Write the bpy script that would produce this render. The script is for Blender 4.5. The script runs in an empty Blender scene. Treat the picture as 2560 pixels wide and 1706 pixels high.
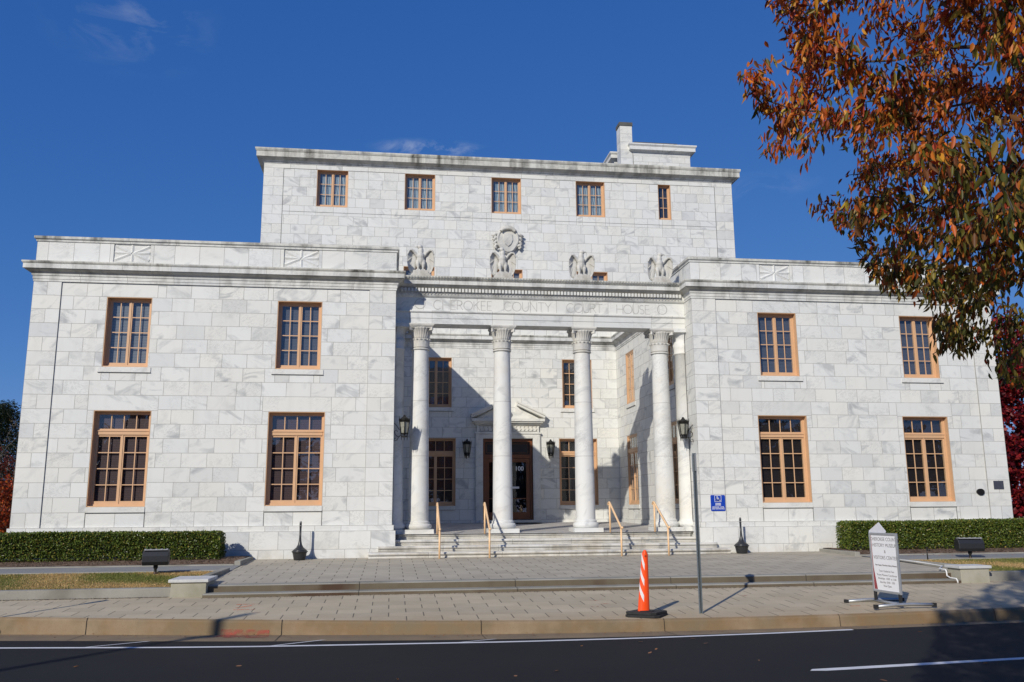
import bpy, bmesh, math, random
import numpy as np
from mathutils import Vector, Matrix
R = math.radians
random.seed(7); RNG = np.random.default_rng(7)
sc = bpy.context.scene
COL = sc.collection
# ------------------------------------------------------------------ camera
cam_d = bpy.data.cameras.new('camera'); cam = bpy.data.objects.new('camera', cam_d); COL.objects.link(cam)
CAM = Vector((-4.6101, -25.5543, 1.2391))
_a, _b, _r = R(7.851), R(10.821), R(-0.4113)
_f = Vector((math.sin(_a)*math.cos(_b), math.cos(_a)*math.cos(_b), math.sin(_b)))
_rt = Vector((math.cos(_a), -math.sin(_a), 0)); _up = _rt.cross(_f)
_rt2 = _rt*math.cos(_r) + _up*math.sin(_r); _up2 = -_rt*math.sin(_r) + _up*math.cos(_r)
cam.matrix_world = Matrix(((_rt2.x, _up2.x, -_f.x, CAM.x), (_rt2.y, _up2.y, -_f.y, CAM.y), (_rt2.z, _up2.z, -_f.z, CAM.z), (0, 0, 0, 1)))
cam_d.lens = 2192.27/2560*36; cam_d.sensor_width = 36; cam_d.clip_start = .1; cam_d.clip_end = 2000
sc.camera = cam
# ------------------------------------------------------------------ sky, sun, exposure
SUNV = Vector((.68, 1.0, -.65)).normalized()
ELEV = math.asin(-SUNV.z)
w = bpy.data.worlds.new('World'); sc.world = w; w.use_nodes = True
nt = w.node_tree; nt.nodes.clear()
wo = nt.nodes.new('ShaderNodeOutputWorld'); bg = nt.nodes.new('ShaderNodeBackground')
sky = nt.nodes.new('ShaderNodeTexSky'); sky.sky_type = 'NISHITA'; sky.sun_disc = False
sky.sun_elevation = ELEV; sky.sun_rotation = math.atan2(-SUNV.x, -SUNV.y)
sky.altitude = 3000; sky.air_density = 1.0; sky.dust_density = 0; sky.ozone_density = 6.0
bg.inputs[1].default_value = .105
# thin cirrus wisps at real sky directions
tc = nt.nodes.new('ShaderNodeTexCoord')
def wn(t, **k):
    n = nt.nodes.new(t)
    for a, b in k.items(): setattr(n, a, b)
    return n
def wisp(direction, size, sq):
    vm = wn('ShaderNodeVectorMath', operation='SUBTRACT'); nt.links.new(tc.outputs['Generated'], vm.inputs[0]); vm.inputs[1].default_value = direction
    vs = wn('ShaderNodeVectorMath', operation='MULTIPLY'); nt.links.new(vm.outputs[0], vs.inputs[0]); vs.inputs[1].default_value = (1/size, 1/size, 1/(size*sq))
    ln = wn('ShaderNodeVectorMath', operation='LENGTH'); nt.links.new(vs.outputs[0], ln.inputs[0])
    mr = wn('ShaderNodeMapRange'); mr.inputs[1].default_value = 1; mr.inputs[2].default_value = 0; nt.links.new(ln.outputs['Value'], mr.inputs[0]); mr.interpolation_type = 'SMOOTHSTEP'
    return mr.outputs[0]
def pixdir(u, v):
    return (_f + _rt2*((u-1280)/2192.27) - _up2*((v-853)/2192.27)).normalized()
mapn = wn('ShaderNodeMapping'); mapn.inputs['Scale'].default_value = (9, 9, 22); nt.links.new(tc.outputs['Generated'], mapn.inputs[0])
nz = wn('ShaderNodeTexNoise'); nz.inputs['Scale'].default_value = 1.6; nz.inputs['Detail'].default_value = 9; nz.inputs['Roughness'].default_value = .62; nz.inputs['Distortion'].default_value = .8
nt.links.new(mapn.outputs[0], nz.inputs[0])
rmp = wn('ShaderNodeMapRange'); rmp.inputs[1].default_value = .47; rmp.inputs[2].default_value = .75; nt.links.new(nz.outputs[0], rmp.inputs[0])
acc = None
for d, s, q, amt in ((pixdir(330, 45), .10, .6, .14), (pixdir(1075, 372), .075, .16, .55), (pixdir(1880, 470), .09, .22, .10)):
    m = wisp(d, s, q); mm = wn('ShaderNodeMath', operation='MULTIPLY'); nt.links.new(m, mm.inputs[0]); mm.inputs[1].default_value = amt
    if acc is None: acc = mm.outputs[0]
    else:
        ad = wn('ShaderNodeMath', operation='ADD'); nt.links.new(acc, ad.inputs[0]); nt.links.new(mm.outputs[0], ad.inputs[1]); acc = ad.outputs[0]
mu = wn('ShaderNodeMath', operation='MULTIPLY'); nt.links.new(acc, mu.inputs[0]); nt.links.new(rmp.outputs[0], mu.inputs[1])
sp_ = wn('ShaderNodeSeparateColor'); nt.links.new(sky.outputs[0], sp_.inputs[0]); cb_ = wn('ShaderNodeCombineColor')
for i_, (k_, p_) in enumerate(((.534, 1.0), (1.036, .62), (2.596, .37))):
    a_ = wn('ShaderNodeMath', operation='POWER'); nt.links.new(sp_.outputs[i_], a_.inputs[0]); a_.inputs[1].default_value = p_
    b_ = wn('ShaderNodeMath', operation='MULTIPLY'); nt.links.new(a_.outputs[0], b_.inputs[0]); b_.inputs[1].default_value = k_; nt.links.new(b_.outputs[0], cb_.inputs[i_])
mx = wn('ShaderNodeMix', data_type='RGBA'); nt.links.new(mu.outputs[0], mx.inputs[0]); nt.links.new(cb_.outputs[0], mx.inputs[6]); mx.inputs[7].default_value = (7.5, 7.8, 8.2, 1)
hsv = wn('ShaderNodeHueSaturation'); hsv.inputs['Saturation'].default_value = 1.0; hsv.inputs['Value'].default_value = 1.0; nt.links.new(mx.outputs[2], hsv.inputs['Color'])
nt.links.new(hsv.outputs[0], bg.inputs[0]); nt.links.new(bg.outputs[0], wo.inputs[0])
sd = bpy.data.lights.new('sun', 'SUN'); sun = bpy.data.objects.new('sun', sd); COL.objects.link(sun)
sd.energy = 3.9; sd.angle = R(.53); sd.color = (1, .935, .83)
sun.rotation_euler = SUNV.to_track_quat('-Z', 'Y').to_euler(); sun.location = (-20, -40, 30)
vs_ = sc.view_settings; vs_.view_transform = 'Standard'; vs_.look = 'None'; vs_.exposure = 0; vs_.gamma = 1
try: vs_.use_curve_mapping = False
except Exception: pass

# ------------------------------------------------------------------ materials
def srgb(r, g, b):
    f = lambda c: c/12.92 if c <= .04045 else ((c+.055)/1.055)**2.4
    return (f(r/255), f(g/255), f(b/255), 1)
class NT:
    def __init__(s, name):
        s.m = bpy.data.materials.new(name); s.m.use_nodes = True; s.t = s.m.node_tree
        s.b = s.t.nodes['Principled BSDF']; s.out = s.t.nodes['Material Output']
    def n(s, typ, ins=None, **k):
        x = s.t.nodes.new(typ)
        for a, b in k.items(): setattr(x, a, b)
        for a, b in (ins or {}).items():
            if hasattr(b, 'is_linked') or isinstance(b, bpy.types.NodeSocket): s.t.links.new(b, x.inputs[a])
            else: x.inputs[a].default_value = b
        return x
    def math(s, op, a, b=0.0, clamp=False):
        x = s.n('ShaderNodeMath', {0: a, 1: b}, operation=op); x.use_clamp = clamp; return x.outputs[0]
    def mix(s, f, a, b, bt='MIX'):
        x = s.n('ShaderNodeMix', {0: f, 6: a, 7: b}, data_type='RGBA', blend_type=bt); return x.outputs[2]
    def rng(s, v, a, b, c=0., d=1.):
        return s.n('ShaderNodeMapRange', {0: v, 1: a, 2: b, 3: c, 4: d}).outputs[0]
    def obj(s): return s.n('ShaderNodeTexCoord').outputs['Object']
    def geo(s): return s.n('ShaderNodeNewGeometry').outputs['Position']
    def noise(s, vec, scale, detail=4, rough=.5, dist=0., sc3=None):
        if sc3: vec = s.n('ShaderNodeMapping', {0: vec, 3: sc3}).outputs[0]
        return s.n('ShaderNodeTexNoise', {'Vector': vec, 'Scale': scale, 'Detail': detail, 'Roughness': rough, 'Distortion': dist}).outputs[0]
    def bump(s, h, st, dist=.01):
        x = s.n('ShaderNodeBump', {'Height': h, 'Strength': st, 'Distance': dist}); s.t.links.new(x.outputs[0], s.b.inputs['Normal'])
    def set(s, **k):
        for a, b in k.items():
            a = a.replace('_', ' ')
            if isinstance(b, bpy.types.NodeSocket): s.t.links.new(b, s.b.inputs[a])
            else: s.b.inputs[a].default_value = b
        return s
def plain(name, col, rough=.6, metal=0, var=.12, scale=20, spec=.5):
    t = NT(name); v = t.noise(t.obj(), scale, 5, .6)
    c = t.mix(t.rng(v, .3, .7), tuple(x*(1-var) for x in col[:3])+(1,), tuple(min(1, x*(1+var)) for x in col[:3])+(1,))
    t.set(Base_Color=c, Roughness=rough, Metallic=metal); t.b.inputs['Specular IOR Level'].default_value = spec
    t.bump(v, .08); return t.m
def marble(name, tinted=True, streak=0., base=(.685, .695, .675, 1), warm=0., crease_dark=0.):
    t = NT(name); P = t.obj()
    at = t.n('ShaderNodeAttribute', attribute_name='tint').outputs['Color']
    sep = t.n('ShaderNodeSeparateColor', {0: at}); r_, g_, b_ = sep.outputs[0], sep.outputs[1], sep.outputs[2]
    if tinted:
        off = t.n('ShaderNodeVectorMath', {0: at}, operation='SCALE'); off.inputs['Scale'].default_value = 43.
        V = t.n('ShaderNodeVectorMath', {0: P, 1: off.outputs[0]}, operation='ADD').outputs[0]
    else: V = P
    if tinted:
        sgn_ = t.math('SUBTRACT', t.math('MULTIPLY', t.math('GREATER_THAN', g_, .42), 2.), 1.); V = t.n('ShaderNodeVectorMath', {0: V, 1: t.n('ShaderNodeCombineXYZ', {0: sgn_, 1: 1., 2: 1.}).outputs[0]}, operation='MULTIPLY').outputs[0]
    # slanted bedding: rotate and stretch so that patches run in diagonals
    rot = t.n('ShaderNodeMapping', {0: V, 3: (1, 1, 1)}); rot.inputs['Rotation'].default_value = (.3, .45, .4)
    st = t.n('ShaderNodeMapping', {0: rot.outputs[0], 3: (1, .8, 1.9)}).outputs[0]
    cloud = t.noise(st, 1.3, 6, .55, 1.3)
    cl = t.rng(cloud, .52, .69)
    fine = t.noise(st, 3.1, 8, .62, 2.2)
    vein = t.math('SUBTRACT', 1., t.rng(t.math('ABSOLUTE', t.math('SUBTRACT', fine, .5)), 0., .035), clamp=True)
    gate = t.rng(t.noise(V, .9, 2), .48, .62)
    vein = t.math('MULTIPLY', vein, gate)
    warmc = tuple(x*y for x, y in zip(base, (1.02, 1.0, .955)))+(1,)
    c = t.mix(g_ if tinted else t.rng(t.noise(P, .5, 3), .35, .65), base, warmc[:3]+(1,))
    if tinted:
        amt = t.math('MULTIPLY', cl, t.rng(b_, .1, 1., .22, .95))
        c = t.mix(t.math('MULTIPLY', t.rng(r_, .90, 1.0), .30), c, (.46, .48, .495, 1))
        c = t.mix(1., c, t.n('ShaderNodeCombineColor', {0: t.rng(r_, 0, 1, 1.035, .96), 1: t.rng(r_, 0, 1, 1.035, .965), 2: t.rng(r_, 0, 1, 1.03, .97)}).outputs[0], 'MULTIPLY')
    else: amt = t.math('MULTIPLY', cl, .5)
    c = t.mix(amt, c, (.39, .405, .405, 1))
    c = t.mix(t.math('MULTIPLY', vein, .42), c, (.33, .34, .33, 1))
    if streak > 0:
        s1 = t.noise(P, 1., 6, .6, 0, (2.6, 2.6, .28)); s2 = t.noise(P, 1., 5, .7, 0, (.6, .6, .9))
        m = t.math('MULTIPLY', t.rng(s1, .44, .66), t.rng(s2, .34, .58))
        c = t.mix(t.math('MULTIPLY', m, streak), c, (.085, .083, .07, 1))
        c = t.mix(t.math('MULTIPLY', t.rng(t.noise(P, 9, 4, .7), .5, .7), streak*.3), c, (.22, .21, .17, 1))
    if warm > 0:
        s3 = t.noise(P, 1.2, 4, .6)
        c = t.mix(t.math('MULTIPLY', t.rng(s3, .5, .7), warm), c, (.56, .47, .33, 1))
    if crease_dark > 0:
        pt_ = t.n('ShaderNodeNewGeometry').outputs['Pointiness']; c = t.mix(t.math('MULTIPLY', t.rng(pt_, .495, .44), crease_dark), c, (.10, .095, .08, 1))  # darkens creases of the carving by pointiness, for definition
    # faint vertical weather streaks on everything
    s4 = t.rng(t.noise(P, 1., 5, .6, 0, (3.5, 3.5, .35)), .52, .8)
    c = t.mix(t.math('MULTIPLY', s4, .17), c, (.40, .39, .34, 1))
    gz = t.n('ShaderNodeSeparateXYZ', {0: P}).outputs[2]
    gd = t.math('MULTIPLY', t.rng(gz, .35, -.1), t.rng(t.noise(P, 2.2, 5, .65), .38, .62)); gd = t.math('MULTIPLY', gd, .38 if tinted else 0.)
    c = t.mix(gd, c, (.40, .35, .26, 1))
    t.set(Base_Color=c, Roughness=.62); t.b.inputs['Specular IOR Level'].default_value = .3
    t.bump(t.noise(P, 30, 5, .6), .12, .004)
    return t.m
M = {}
M['block'] = marble('marble_block')
M['joint'] = plain('marble_joint', (.36, .355, .33), .9, var=.2, scale=3)
M['groove'] = plain('marble_groove', (.10, .10, .095), .95, var=.2, scale=3)
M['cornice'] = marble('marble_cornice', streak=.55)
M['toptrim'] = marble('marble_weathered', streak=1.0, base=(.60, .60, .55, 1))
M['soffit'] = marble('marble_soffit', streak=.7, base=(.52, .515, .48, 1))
M['smooth'] = marble('marble_column', tinted=False, warm=.25)
M['carve'] = marble('marble_carved', tinted=False, streak=.45, base=(.62, .615, .58, 1), warm=.25, crease_dark=.75)
M['stepm'] = marble('marble_step', streak=.5, base=(.66, .65, .61, 1), warm=.3)
M['letter'] = plain('cut_letter', (.45, .445, .42), .9, var=.15)
M['wood'] = plain('painted_frame', srgb(207, 167, 128), .45, var=.05, scale=4)
M['wood2'] = plain('painted_frame_door', srgb(118, 70, 38), .4, var=.12, scale=6)
M['darkpanel'] = plain('dark_panel', (.02, .017, .015), .5)
M['iron'] = plain('black_iron', (.022, .021, .018), .45, .3, .4, 30)
M['lampglass'] = plain('frosted_glass', (.27, .27, .225), .25, var=.2)
M['rail'] = plain('tan_rail_paint', srgb(233, 194, 148), .4, var=.08, scale=8)
M['dark'] = plain('dark_interior', (.012, .011, .012), .9)
M['rubber'] = plain('black_rubber', (.02, .02, .02), .8, var=.3)
def glass_mat():
    t = NT('window_glass'); tr = t.n('ShaderNodeBsdfTransparent'); tr.inputs[0].default_value = (.95, .965, .97, 1)
    gl = t.n('ShaderNodeBsdfGlossy'); gl.inputs['Roughness'].default_value = .012; gl.inputs['Color'].default_value = (.95, .97, 1, 1)
    nz_ = t.noise(t.obj(), 1.7, 2, .4); bp = t.n('ShaderNodeBump', {'Height': nz_, 'Strength': .25, 'Distance': .012})
    t.t.links.new(bp.outputs[0], gl.inputs['Normal'])
    fc = t.n('ShaderNodeLayerWeight', {'Blend': .5}).outputs['Facing']; fr = t.math('ADD', t.math('MULTIPLY', t.math('POWER', fc, 5.), .9), .06, clamp=True); m = t.n('ShaderNodeMixShader')
    t.t.links.new(fr, m.inputs[0]); t.t.links.new(tr.outputs[0], m.inputs[1]); t.t.links.new(gl.outputs[0], m.inputs[2])
    t.t.links.new(m.outputs[0], t.out.inputs['Surface']); t.t.nodes.remove(t.b); return t.m
M['glass'] = glass_mat()
def blind_mat(name, ca, cb, period, axis, sharp=.25):
    t = NT(name); s = t.n('ShaderNodeSeparateXYZ', {0: t.obj()})
    co = {'z': s.outputs[2], 'x': s.outputs[0]}[axis]
    if axis == 'x': co = t.math('ADD', co, t.math('MULTIPLY', t.noise(t.obj(), 1.3, 2), .25))
    f = t.math('FRACT', t.math('DIVIDE', co, period))
    k = t.rng(f, 0, 1) if axis == 'z' else t.math('ABSOLUTE', t.math('SUBTRACT', t.math('MULTIPLY', f, 2.), 1.))
    k = t.math('POWER', k, .7)
    c = t.mix(k, ca, cb); t.set(Base_Color=c, Roughness=.6); return t.m
M['blind_brown'] = blind_mat('brown_blind', (.016, .009, .010, 1), (.085, .042, .046, 1), .05, 'z')
M['blind_blue'] = blind_mat('grey_blind', (.05, .055, .065, 1), (.22, .235, .25, 1), .045, 'z')
M['curtain'] = blind_mat('pale_curtain', (.05, .09, .12, 1), (.40, .50, .56, 1), .11, 'x')
M['blind_wine'] = blind_mat('dark_wine_blind', (.004, .003, .004, 1), (.018, .011, .012, 1), .05, 'z')
M['blind_slate'] = blind_mat('slate_blind', (.02, .022, .03, 1), (.10, .108, .135, 1), .045, 'z')
M['blind_dark'] = blind_mat('dark_blind', (.006, .006, .007, 1), (.03, .028, .03, 1), .05, 'z')

# ------------------------------------------------------------------ mesh helpers
def tag(o, label=None, cat=None, group=None, kind=None):
    if label: o['label'] = label
    if cat: o['category'] = cat
    if group: o['group'] = group
    if kind: o['kind'] = kind
    return o
def empty(name, loc=(0, 0, 0), rz=0, **k):
    o = bpy.data.objects.new(name, None); o.empty_display_size = .2; o.location = loc; o.rotation_euler = (0, 0, rz)
    COL.objects.link(o); return tag(o, **k)
class MB:
    def __init__(s): s.v = []; s.f = []; s.m = []; s.c = []; s.sm = []
    def vert(s, p): s.v.append(tuple(p)); return len(s.v)-1
    def face(s, pts, m=0, c=None, smooth=False):
        i = len(s.v); s.v += [tuple(p) for p in pts]; s.f.append(tuple(range(i, i+len(pts)))); s.m.append(m); s.c.append(c); s.sm.append(smooth)
    def box(s, x0, x1, y0, y1, z0, z1, m=0, c=None, skip=''):
        if x0 > x1: x0, x1 = x1, x0
        if y0 > y1: y0, y1 = y1, y0
        i = len(s.v); s.v += [(x, y, z) for x in (x0, x1) for y in (y0, y1) for z in (z0, z1)]
        for k, q in (('-x', (0, 1, 3, 2)), ('+x', (4, 6, 7, 5)), ('-y', (0, 4, 5, 1)), ('+y', (2, 3, 7, 6)), ('-z', (0, 2, 6, 4)), ('+z', (1, 5, 7, 3))):
            if k in skip: continue
            s.f.append(tuple(i+j for j in q)); s.m.append(m); s.c.append(c); s.sm.append(False)
    def obox(s, M4, sx, sy, sz, m=0, c=None):
        i = len(s.v); s.v += [tuple(M4 @ Vector((x*sx/2, y*sy/2, z*sz/2))) for x in (-1, 1) for y in (-1, 1) for z in (-1, 1)]
        for q in ((0, 1, 3, 2), (4, 6, 7, 5), (0, 4, 5, 1), (2, 3, 7, 6), (0, 2, 6, 4), (1, 5, 7, 3)):
            s.f.append(tuple(i+j for j in q)); s.m.append(m); s.c.append(c); s.sm.append(False)
    def tube(s, pts, rad, n=8, m=0, cap=True):
        pts = [Vector(p) for p in pts]; rr = rad if isinstance(rad, (list, tuple)) else [rad]*len(pts)
        rings = []; up = None
        for k, p in enumerate(pts):
            d = (pts[min(k+1, len(pts)-1)]-pts[max(k-1, 0)]).normalized()
            if up is None: up = Vector((0, 0, 1)) if abs(d.z) < .9 else Vector((1, 0, 0))
            a = d.cross(up).normalized(); b = a.cross(d).normalized(); up = b
            i = len(s.v)
            for j in range(n):
                t = 2*math.pi*j/n; s.v.append(tuple(p+(a*math.cos(t)+b*math.sin(t))*rr[k]))
            rings.append(i)
        for k in range(len(rings)-1):
            for j in range(n):
                j2 = (j+1) % n; s.f.append((rings[k]+j, rings[k]+j2, rings[k+1]+j2, rings[k+1]+j)); s.m.append(m); s.c.append(None); s.sm.append(True)
        if cap:
            s.f.append(tuple(rings[0]+j for j in range(n))); s.f.append(tuple(rings[-1]+n-1-j for j in range(n))); s.m += [m, m]; s.c += [None]*2; s.sm += [False]*2
    def lathe(s, prof, cx=0, cy=0, n=32, m=0, mod=None, smooth=True, a0=0, a1=2*math.pi, cap=True):
        rings = []; full = abs(a1-a0-2*math.pi) < 1e-6; N = n if full else n+1
        for (r, z) in prof:
            i = len(s.v); rings.append(i)
            for j in range(N):
                t = a0+(a1-a0)*j/n; q = r*(1+(mod(t, z) if mod else 0)); s.v.append((cx+q*math.cos(t), cy+q*math.sin(t), z))
        for k in range(len(rings)-1):
            for j in range(n):
                j2 = (j+1) % N; s.f.append((rings[k]+j, rings[k]+j2, rings[k+1]+j2, rings[k+1]+j)); s.m.append(m); s.c.append(None); s.sm.append(smooth)
        if full and cap:
            for i, rev in ((rings[0], True), (rings[-1], False)):
                q = [i+j for j in range(n)]
                s.f.append(tuple(reversed(q)) if rev else tuple(q)); s.m.append(m); s.c.append(None); s.sm.append(False)
    def prism(s, poly, axis, a, b, m=0, c=None, smooth=False):
        # poly in the plane perpendicular to axis; axis x: (y,z); axis y: (x,z); axis z: (x,y)
        P = {'x': lambda u, v, w: (w, u, v), 'y': lambda u, v, w: (u, w, v), 'z': lambda u, v, w: (u, v, w)}[axis]
        n = len(poly); i = len(s.v)
        s.v += [P(u, v, a) for u, v in poly]+[P(u, v, b) for u, v in poly]
        for j in range(n):
            k = (j+1) % n; s.f.append((i+j, i+k, i+n+k, i+n+j)); s.m.append(m); s.c.append(c); s.sm.append(smooth)
        s.f.append(tuple(i+j for j in reversed(range(n)))); s.f.append(tuple(i+n+j for j in range(n))); s.m += [m, m]; s.c += [c, c]; s.sm += [False]*2
    def build(s, name, mats, parent=None, loc=None, fixn=True, bevel=0, **k):
        me = bpy.data.meshes.new(name); me.from_pydata(s.v, [], s.f)
        if not isinstance(mats, (list, tuple)): mats = [mats]
        for x in mats: me.materials.append(x)
        me.polygons.foreach_set('material_index', s.m); me.polygons.foreach_set('use_smooth', s.sm)
        at = me.attributes.new('tint', 'FLOAT_COLOR', 'FACE'); buf = []
        for c in s.c: buf += list(c if c else (.35, .5, .4))+[1]
        at.data.foreach_set('color', buf)
        if fixn:
            bm = bmesh.new(); bm.from_mesh(me); bmesh.ops.recalc_face_normals(bm, faces=bm.faces); bm.to_mesh(me); bm.free()
        me.update()
        o = bpy.data.objects.new(name, me); COL.objects.link(o)
        if parent: o.parent = parent
        if loc: o.location = loc
        if bevel:
            b = o.modifiers.new('bevel', 'BEVEL'); b.width = bevel; b.segments = 2; b.limit_method = 'ANGLE'
        return tag(o, **k)
def rc(): return (random.random(), random.random(), random.random())
def copy_tree(o, parent=None):
    c = o.copy(); COL.objects.link(c)
    if parent: c.parent = parent
    for ch in list(o.children): copy_tree(ch, c)
    return c
def text_mesh(name, body, size, mat, parent, mw, align='CENTER', extrude=.001, spacing=1., off=0.):
    cu = bpy.data.curves.new(name, 'FONT'); cu.body = body; cu.size = size; cu.align_x = align; cu.extrude = extrude; cu.space_character = spacing; cu.offset = off
    o = bpy.data.objects.new(name+'_tmp', cu); COL.objects.link(o)
    dg = bpy.context.evaluated_depsgraph_get(); dg.update(); me = bpy.data.meshes.new_from_object(o.evaluated_get(dg))
    bpy.data.objects.remove(o); me.materials.clear(); me.materials.append(mat)
    n = bpy.data.objects.new(name, me); COL.objects.link(n); n.parent = parent; n.matrix_local = mw; return n
FACE_S = Matrix.Rotation(R(90), 4, 'X')    # text facing -Y

def blob(mb, c, r, rot=None, n=12, k=8):
    c = Vector(c); base = len(mb.v)
    for i in range(k+1):
        th = math.pi*i/k
        for j in range(n):
            ph = 2*math.pi*j/n; p = Vector((r[0]*math.sin(th)*math.cos(ph), r[1]*math.sin(th)*math.sin(ph), r[2]*math.cos(th)))
            if rot: p = rot @ p
            mb.v.append(tuple(c+p))
    for i in range(k):
        for j in range(n):
            j2 = (j+1) % n; mb.f.append((base+i*n+j, base+i*n+j2, base+(i+1)*n+j2, base+(i+1)*n+j)); mb.m.append(0); mb.c.append(None); mb.sm.append(True)

# ------------------------------------------------------------------ block walls
CO = [.81+.4025*k for k in range(0, 60)]   # .81 ... course lines; 7.6525 ~ frieze
def rsub(r, h):
    a0, a1, b0, b1 = r; c0, c1, d0, d1 = h
    if c0 >= a1 or c1 <= a0 or d0 >= b1 or d1 <= b0: return [r]
    out = []
    if c0 > a0: out.append((a0, c0, b0, b1))
    if c1 < a1: out.append((c1, a1, b0, b1))
    m0, m1 = max(a0, c0), min(a1, c1)
    if d0 > b0: out.append((m0, m1, b0, d0))
    if d1 < b1: out.append((m0, m1, d1, b1))
    return out
class Wall:
    def __init__(s, mb, axis, c, sgn): s.mb = mb; s.axis = axis; s.c = c; s.sgn = sgn
    def P(s, u, z): return (u, s.c, z) if s.axis == 'y' else (s.c, u, z)
    def quad(s, a0, a1, b0, b1, m, c=None):
        if a1-a0 < 1e-4 or b1-b0 < 1e-4: return
        q = [s.P(a0, b0), s.P(a1, b0), s.P(a1, b1), s.P(a0, b1)]
        if s.sgn < 0: q.reverse()
        s.mb.face(q, m, c)
    def block(s, r, j=.013, jm=1, tint=None):
        a0, a1, b0, b1 = r; h = j/2
        if a1-a0 < .05 or b1-b0 < .03: s.quad(a0, a1, b0, b1, 0, (.3, .5, .3)); return
        s.quad(a0+h, a1-h, b0+h, b1-h, 0, tint or rc())
        s.quad(a0, a1, b0, b0+h, jm); s.quad(a0, a1, b1-h, b1, jm); s.quad(a0, a0+h, b0+h, b1-h, jm); s.quad(a1-h, a1, b0+h, b1-h, jm)
    def fill(s, u0, u1, zs, holes=(), special=(), L=.69, phase=0., stagger=True):
        for r in special:
            pc = [r]
            for h in holes: pc = [q for p in pc for q in rsub(p, h)]
            for p in pc: s.block(p)
        hs = list(holes)+list(special)
        for k in range(len(zs)-1):
            u = u0-phase*L-(L/2 if (stagger and k % 2) else 0)
            while u < u1:
                ln = L*(1+random.choice((0, 0, 0, .12, -.12)) if stagger else 1)
                r = (max(u, u0), min(u+ln, u1), zs[k], zs[k+1]); u += ln
                if u1-u < .18: r = (r[0], u1, r[2], r[3]); u = u1
                if r[1]-r[0] < 1e-3: continue
                pc = [r]
                for h in hs: pc = [q for p in pc for q in rsub(p, h)]
                for p in pc: s.block(p)
def zs_between(a, b): return [a]+[z for z in CO if a+.06 < z < b-.06]+[b]
XI, XO, XP, XQ = 4.55, 14.68, 5.33, 13.93      # inner corner, outer corner, pier lines
WB, WT = .81, 7.635
DB = 9.32                                       # courtyard back wall / upper block plane
court = empty('courthouse', (0, 0, 0), label='white marble courthouse with two projecting wings, a four column portico and a taller upper block', cat='building')
LW = [(-12.80, -11.27), (-8.09, -6.51), (6.51, 8.09), (11.27, 12.80)]
UW = [(-12.69, -11.46), (-7.96, -6.69), (6.69, 7.96), (11.46, 12.69)]
ZL0, ZL1, ZU0, ZU1 = 1.36, 4.0, 5.226, 7.24
mb = MB()
for sgn in (-1, 1):
    lo, hi = (-XQ, -XP) if sgn < 0 else (XP, XQ)
    W = Wall(mb, 'y', .03, 1); holes = []; sp = []
    for (a, b), (c, d) in zip(LW, UW):
        if a*sgn < 0: continue
        holes += [(a, b, ZL0, ZL1), (c, d, ZU0, ZU1)]
        sp += [(a-.17, b+.17, ZL1, 4.43), (c-.14, d+.14, ZU1, WT), (a, (a+b)/2, .81, 1.22), ((a+b)/2, b, .81, 1.22)]
    W.fill(lo, hi, [.81, 1.2125, 1.615, 2.0175, 2.42, 2.8225, 3.225, 3.6275, 4.03, 4.43, 4.835, 5.2375, 5.64, 6.0425, 6.445, 6.8475, 7.24, WT], holes, sp)
    # grooves round the apron panels
    for (a, b) in LW:
        if a*sgn < 0: continue
        for r in ((a-.012, a+.006, .81, 1.24), (b-.006, b+.012, .81, 1.24)):
            W2 = Wall(mb, 'y', .027, 1); W2.quad(*r, 2)
    for (a, b, ph) in (((-XO, -XQ, 0), (-XP, -XI, 0)) if sgn < 0 else ((XI, XP, 0), (XQ, XO, 0))):
        W = Wall(mb, 'y', 0, 1); z = [.81, 1.2125, 1.615, 2.0175, 2.42, 2.8225, 3.225, 3.6275, 4.03, 4.43, 4.835, 5.2375, 5.64, 6.0425, 6.445, 6.8475, 7.24, WT]
        for k in range(len(z)-1):
            if k % 2: W.block((a, b, z[k], z[k+1]))
            else: W.block((a, (a+b)/2, z[k], z[k+1])); W.block(((a+b)/2, b, z[k], z[k+1]))
    for x in ((-XQ, -XP) if sgn < 0 else (XP, XQ)):
        mb.face([(x, 0, WB), (x, .03, WB), (x, .03, WT), (x, 0, WT)], 1)
    mb.face([(lo, 0, WT), (hi, 0, WT), (hi, .03, WT), (lo, .03, WT)], 0)
    # inner side walls and outer side walls
    W = Wall(mb, 'x', sgn*XI, -1 if sgn < 0 else 1)
    hl = [(6.58, 8.02, ZL0, ZL1), (6.74, 7.86, ZU0, ZU1), (1.85, 3.3, ZL0, ZL1), (2.0, 3.1, ZU0, ZU1)] if sgn > 0 else []
    W.fill(0, DB, zs_between(.81, WT), hl, phase=.3)
    W = Wall(mb, 'x', sgn*XO, 1 if sgn < 0 else -1); W.fill(0, 22, zs_between(.81, WT))
    # base: ledge, plinth
    a, b = (-XO, -XI) if sgn < 0 else (XI, XO)
    for (p, z0, z1) in ((.05, .66, .81), (.10, .165, .66), (.105, -.30, .165)):
        W = Wall(mb, 'y', -p, 1); W.fill(a-p, b+p, [z0, z1], L=.72 if z0 > .6 else .78, phase=random.random())
        W = Wall(mb, 'x', (XI-p)*sgn, -1 if sgn < 0 else 1); W.fill(-p, DB, [max(z0, .35) if z0 < .3 and 0 else z0, z1], L=.78)
        W = Wall(mb, 'x', (XO+p)*sgn, 1 if sgn < 0 else -1); W.fill(-p, 22, [z0, z1], L=.78)
        mb.face([(a-p, -p, z1), (b+p, -p, z1), (b+p, .03, z1), (a-p, .03, z1)], 0)
        mb.face([((XI-p)*sgn, -p, z1), (XI*sgn, -p, z1), (XI*sgn, DB, z1), ((XI-p)*sgn, DB, z1)], 0)
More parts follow.
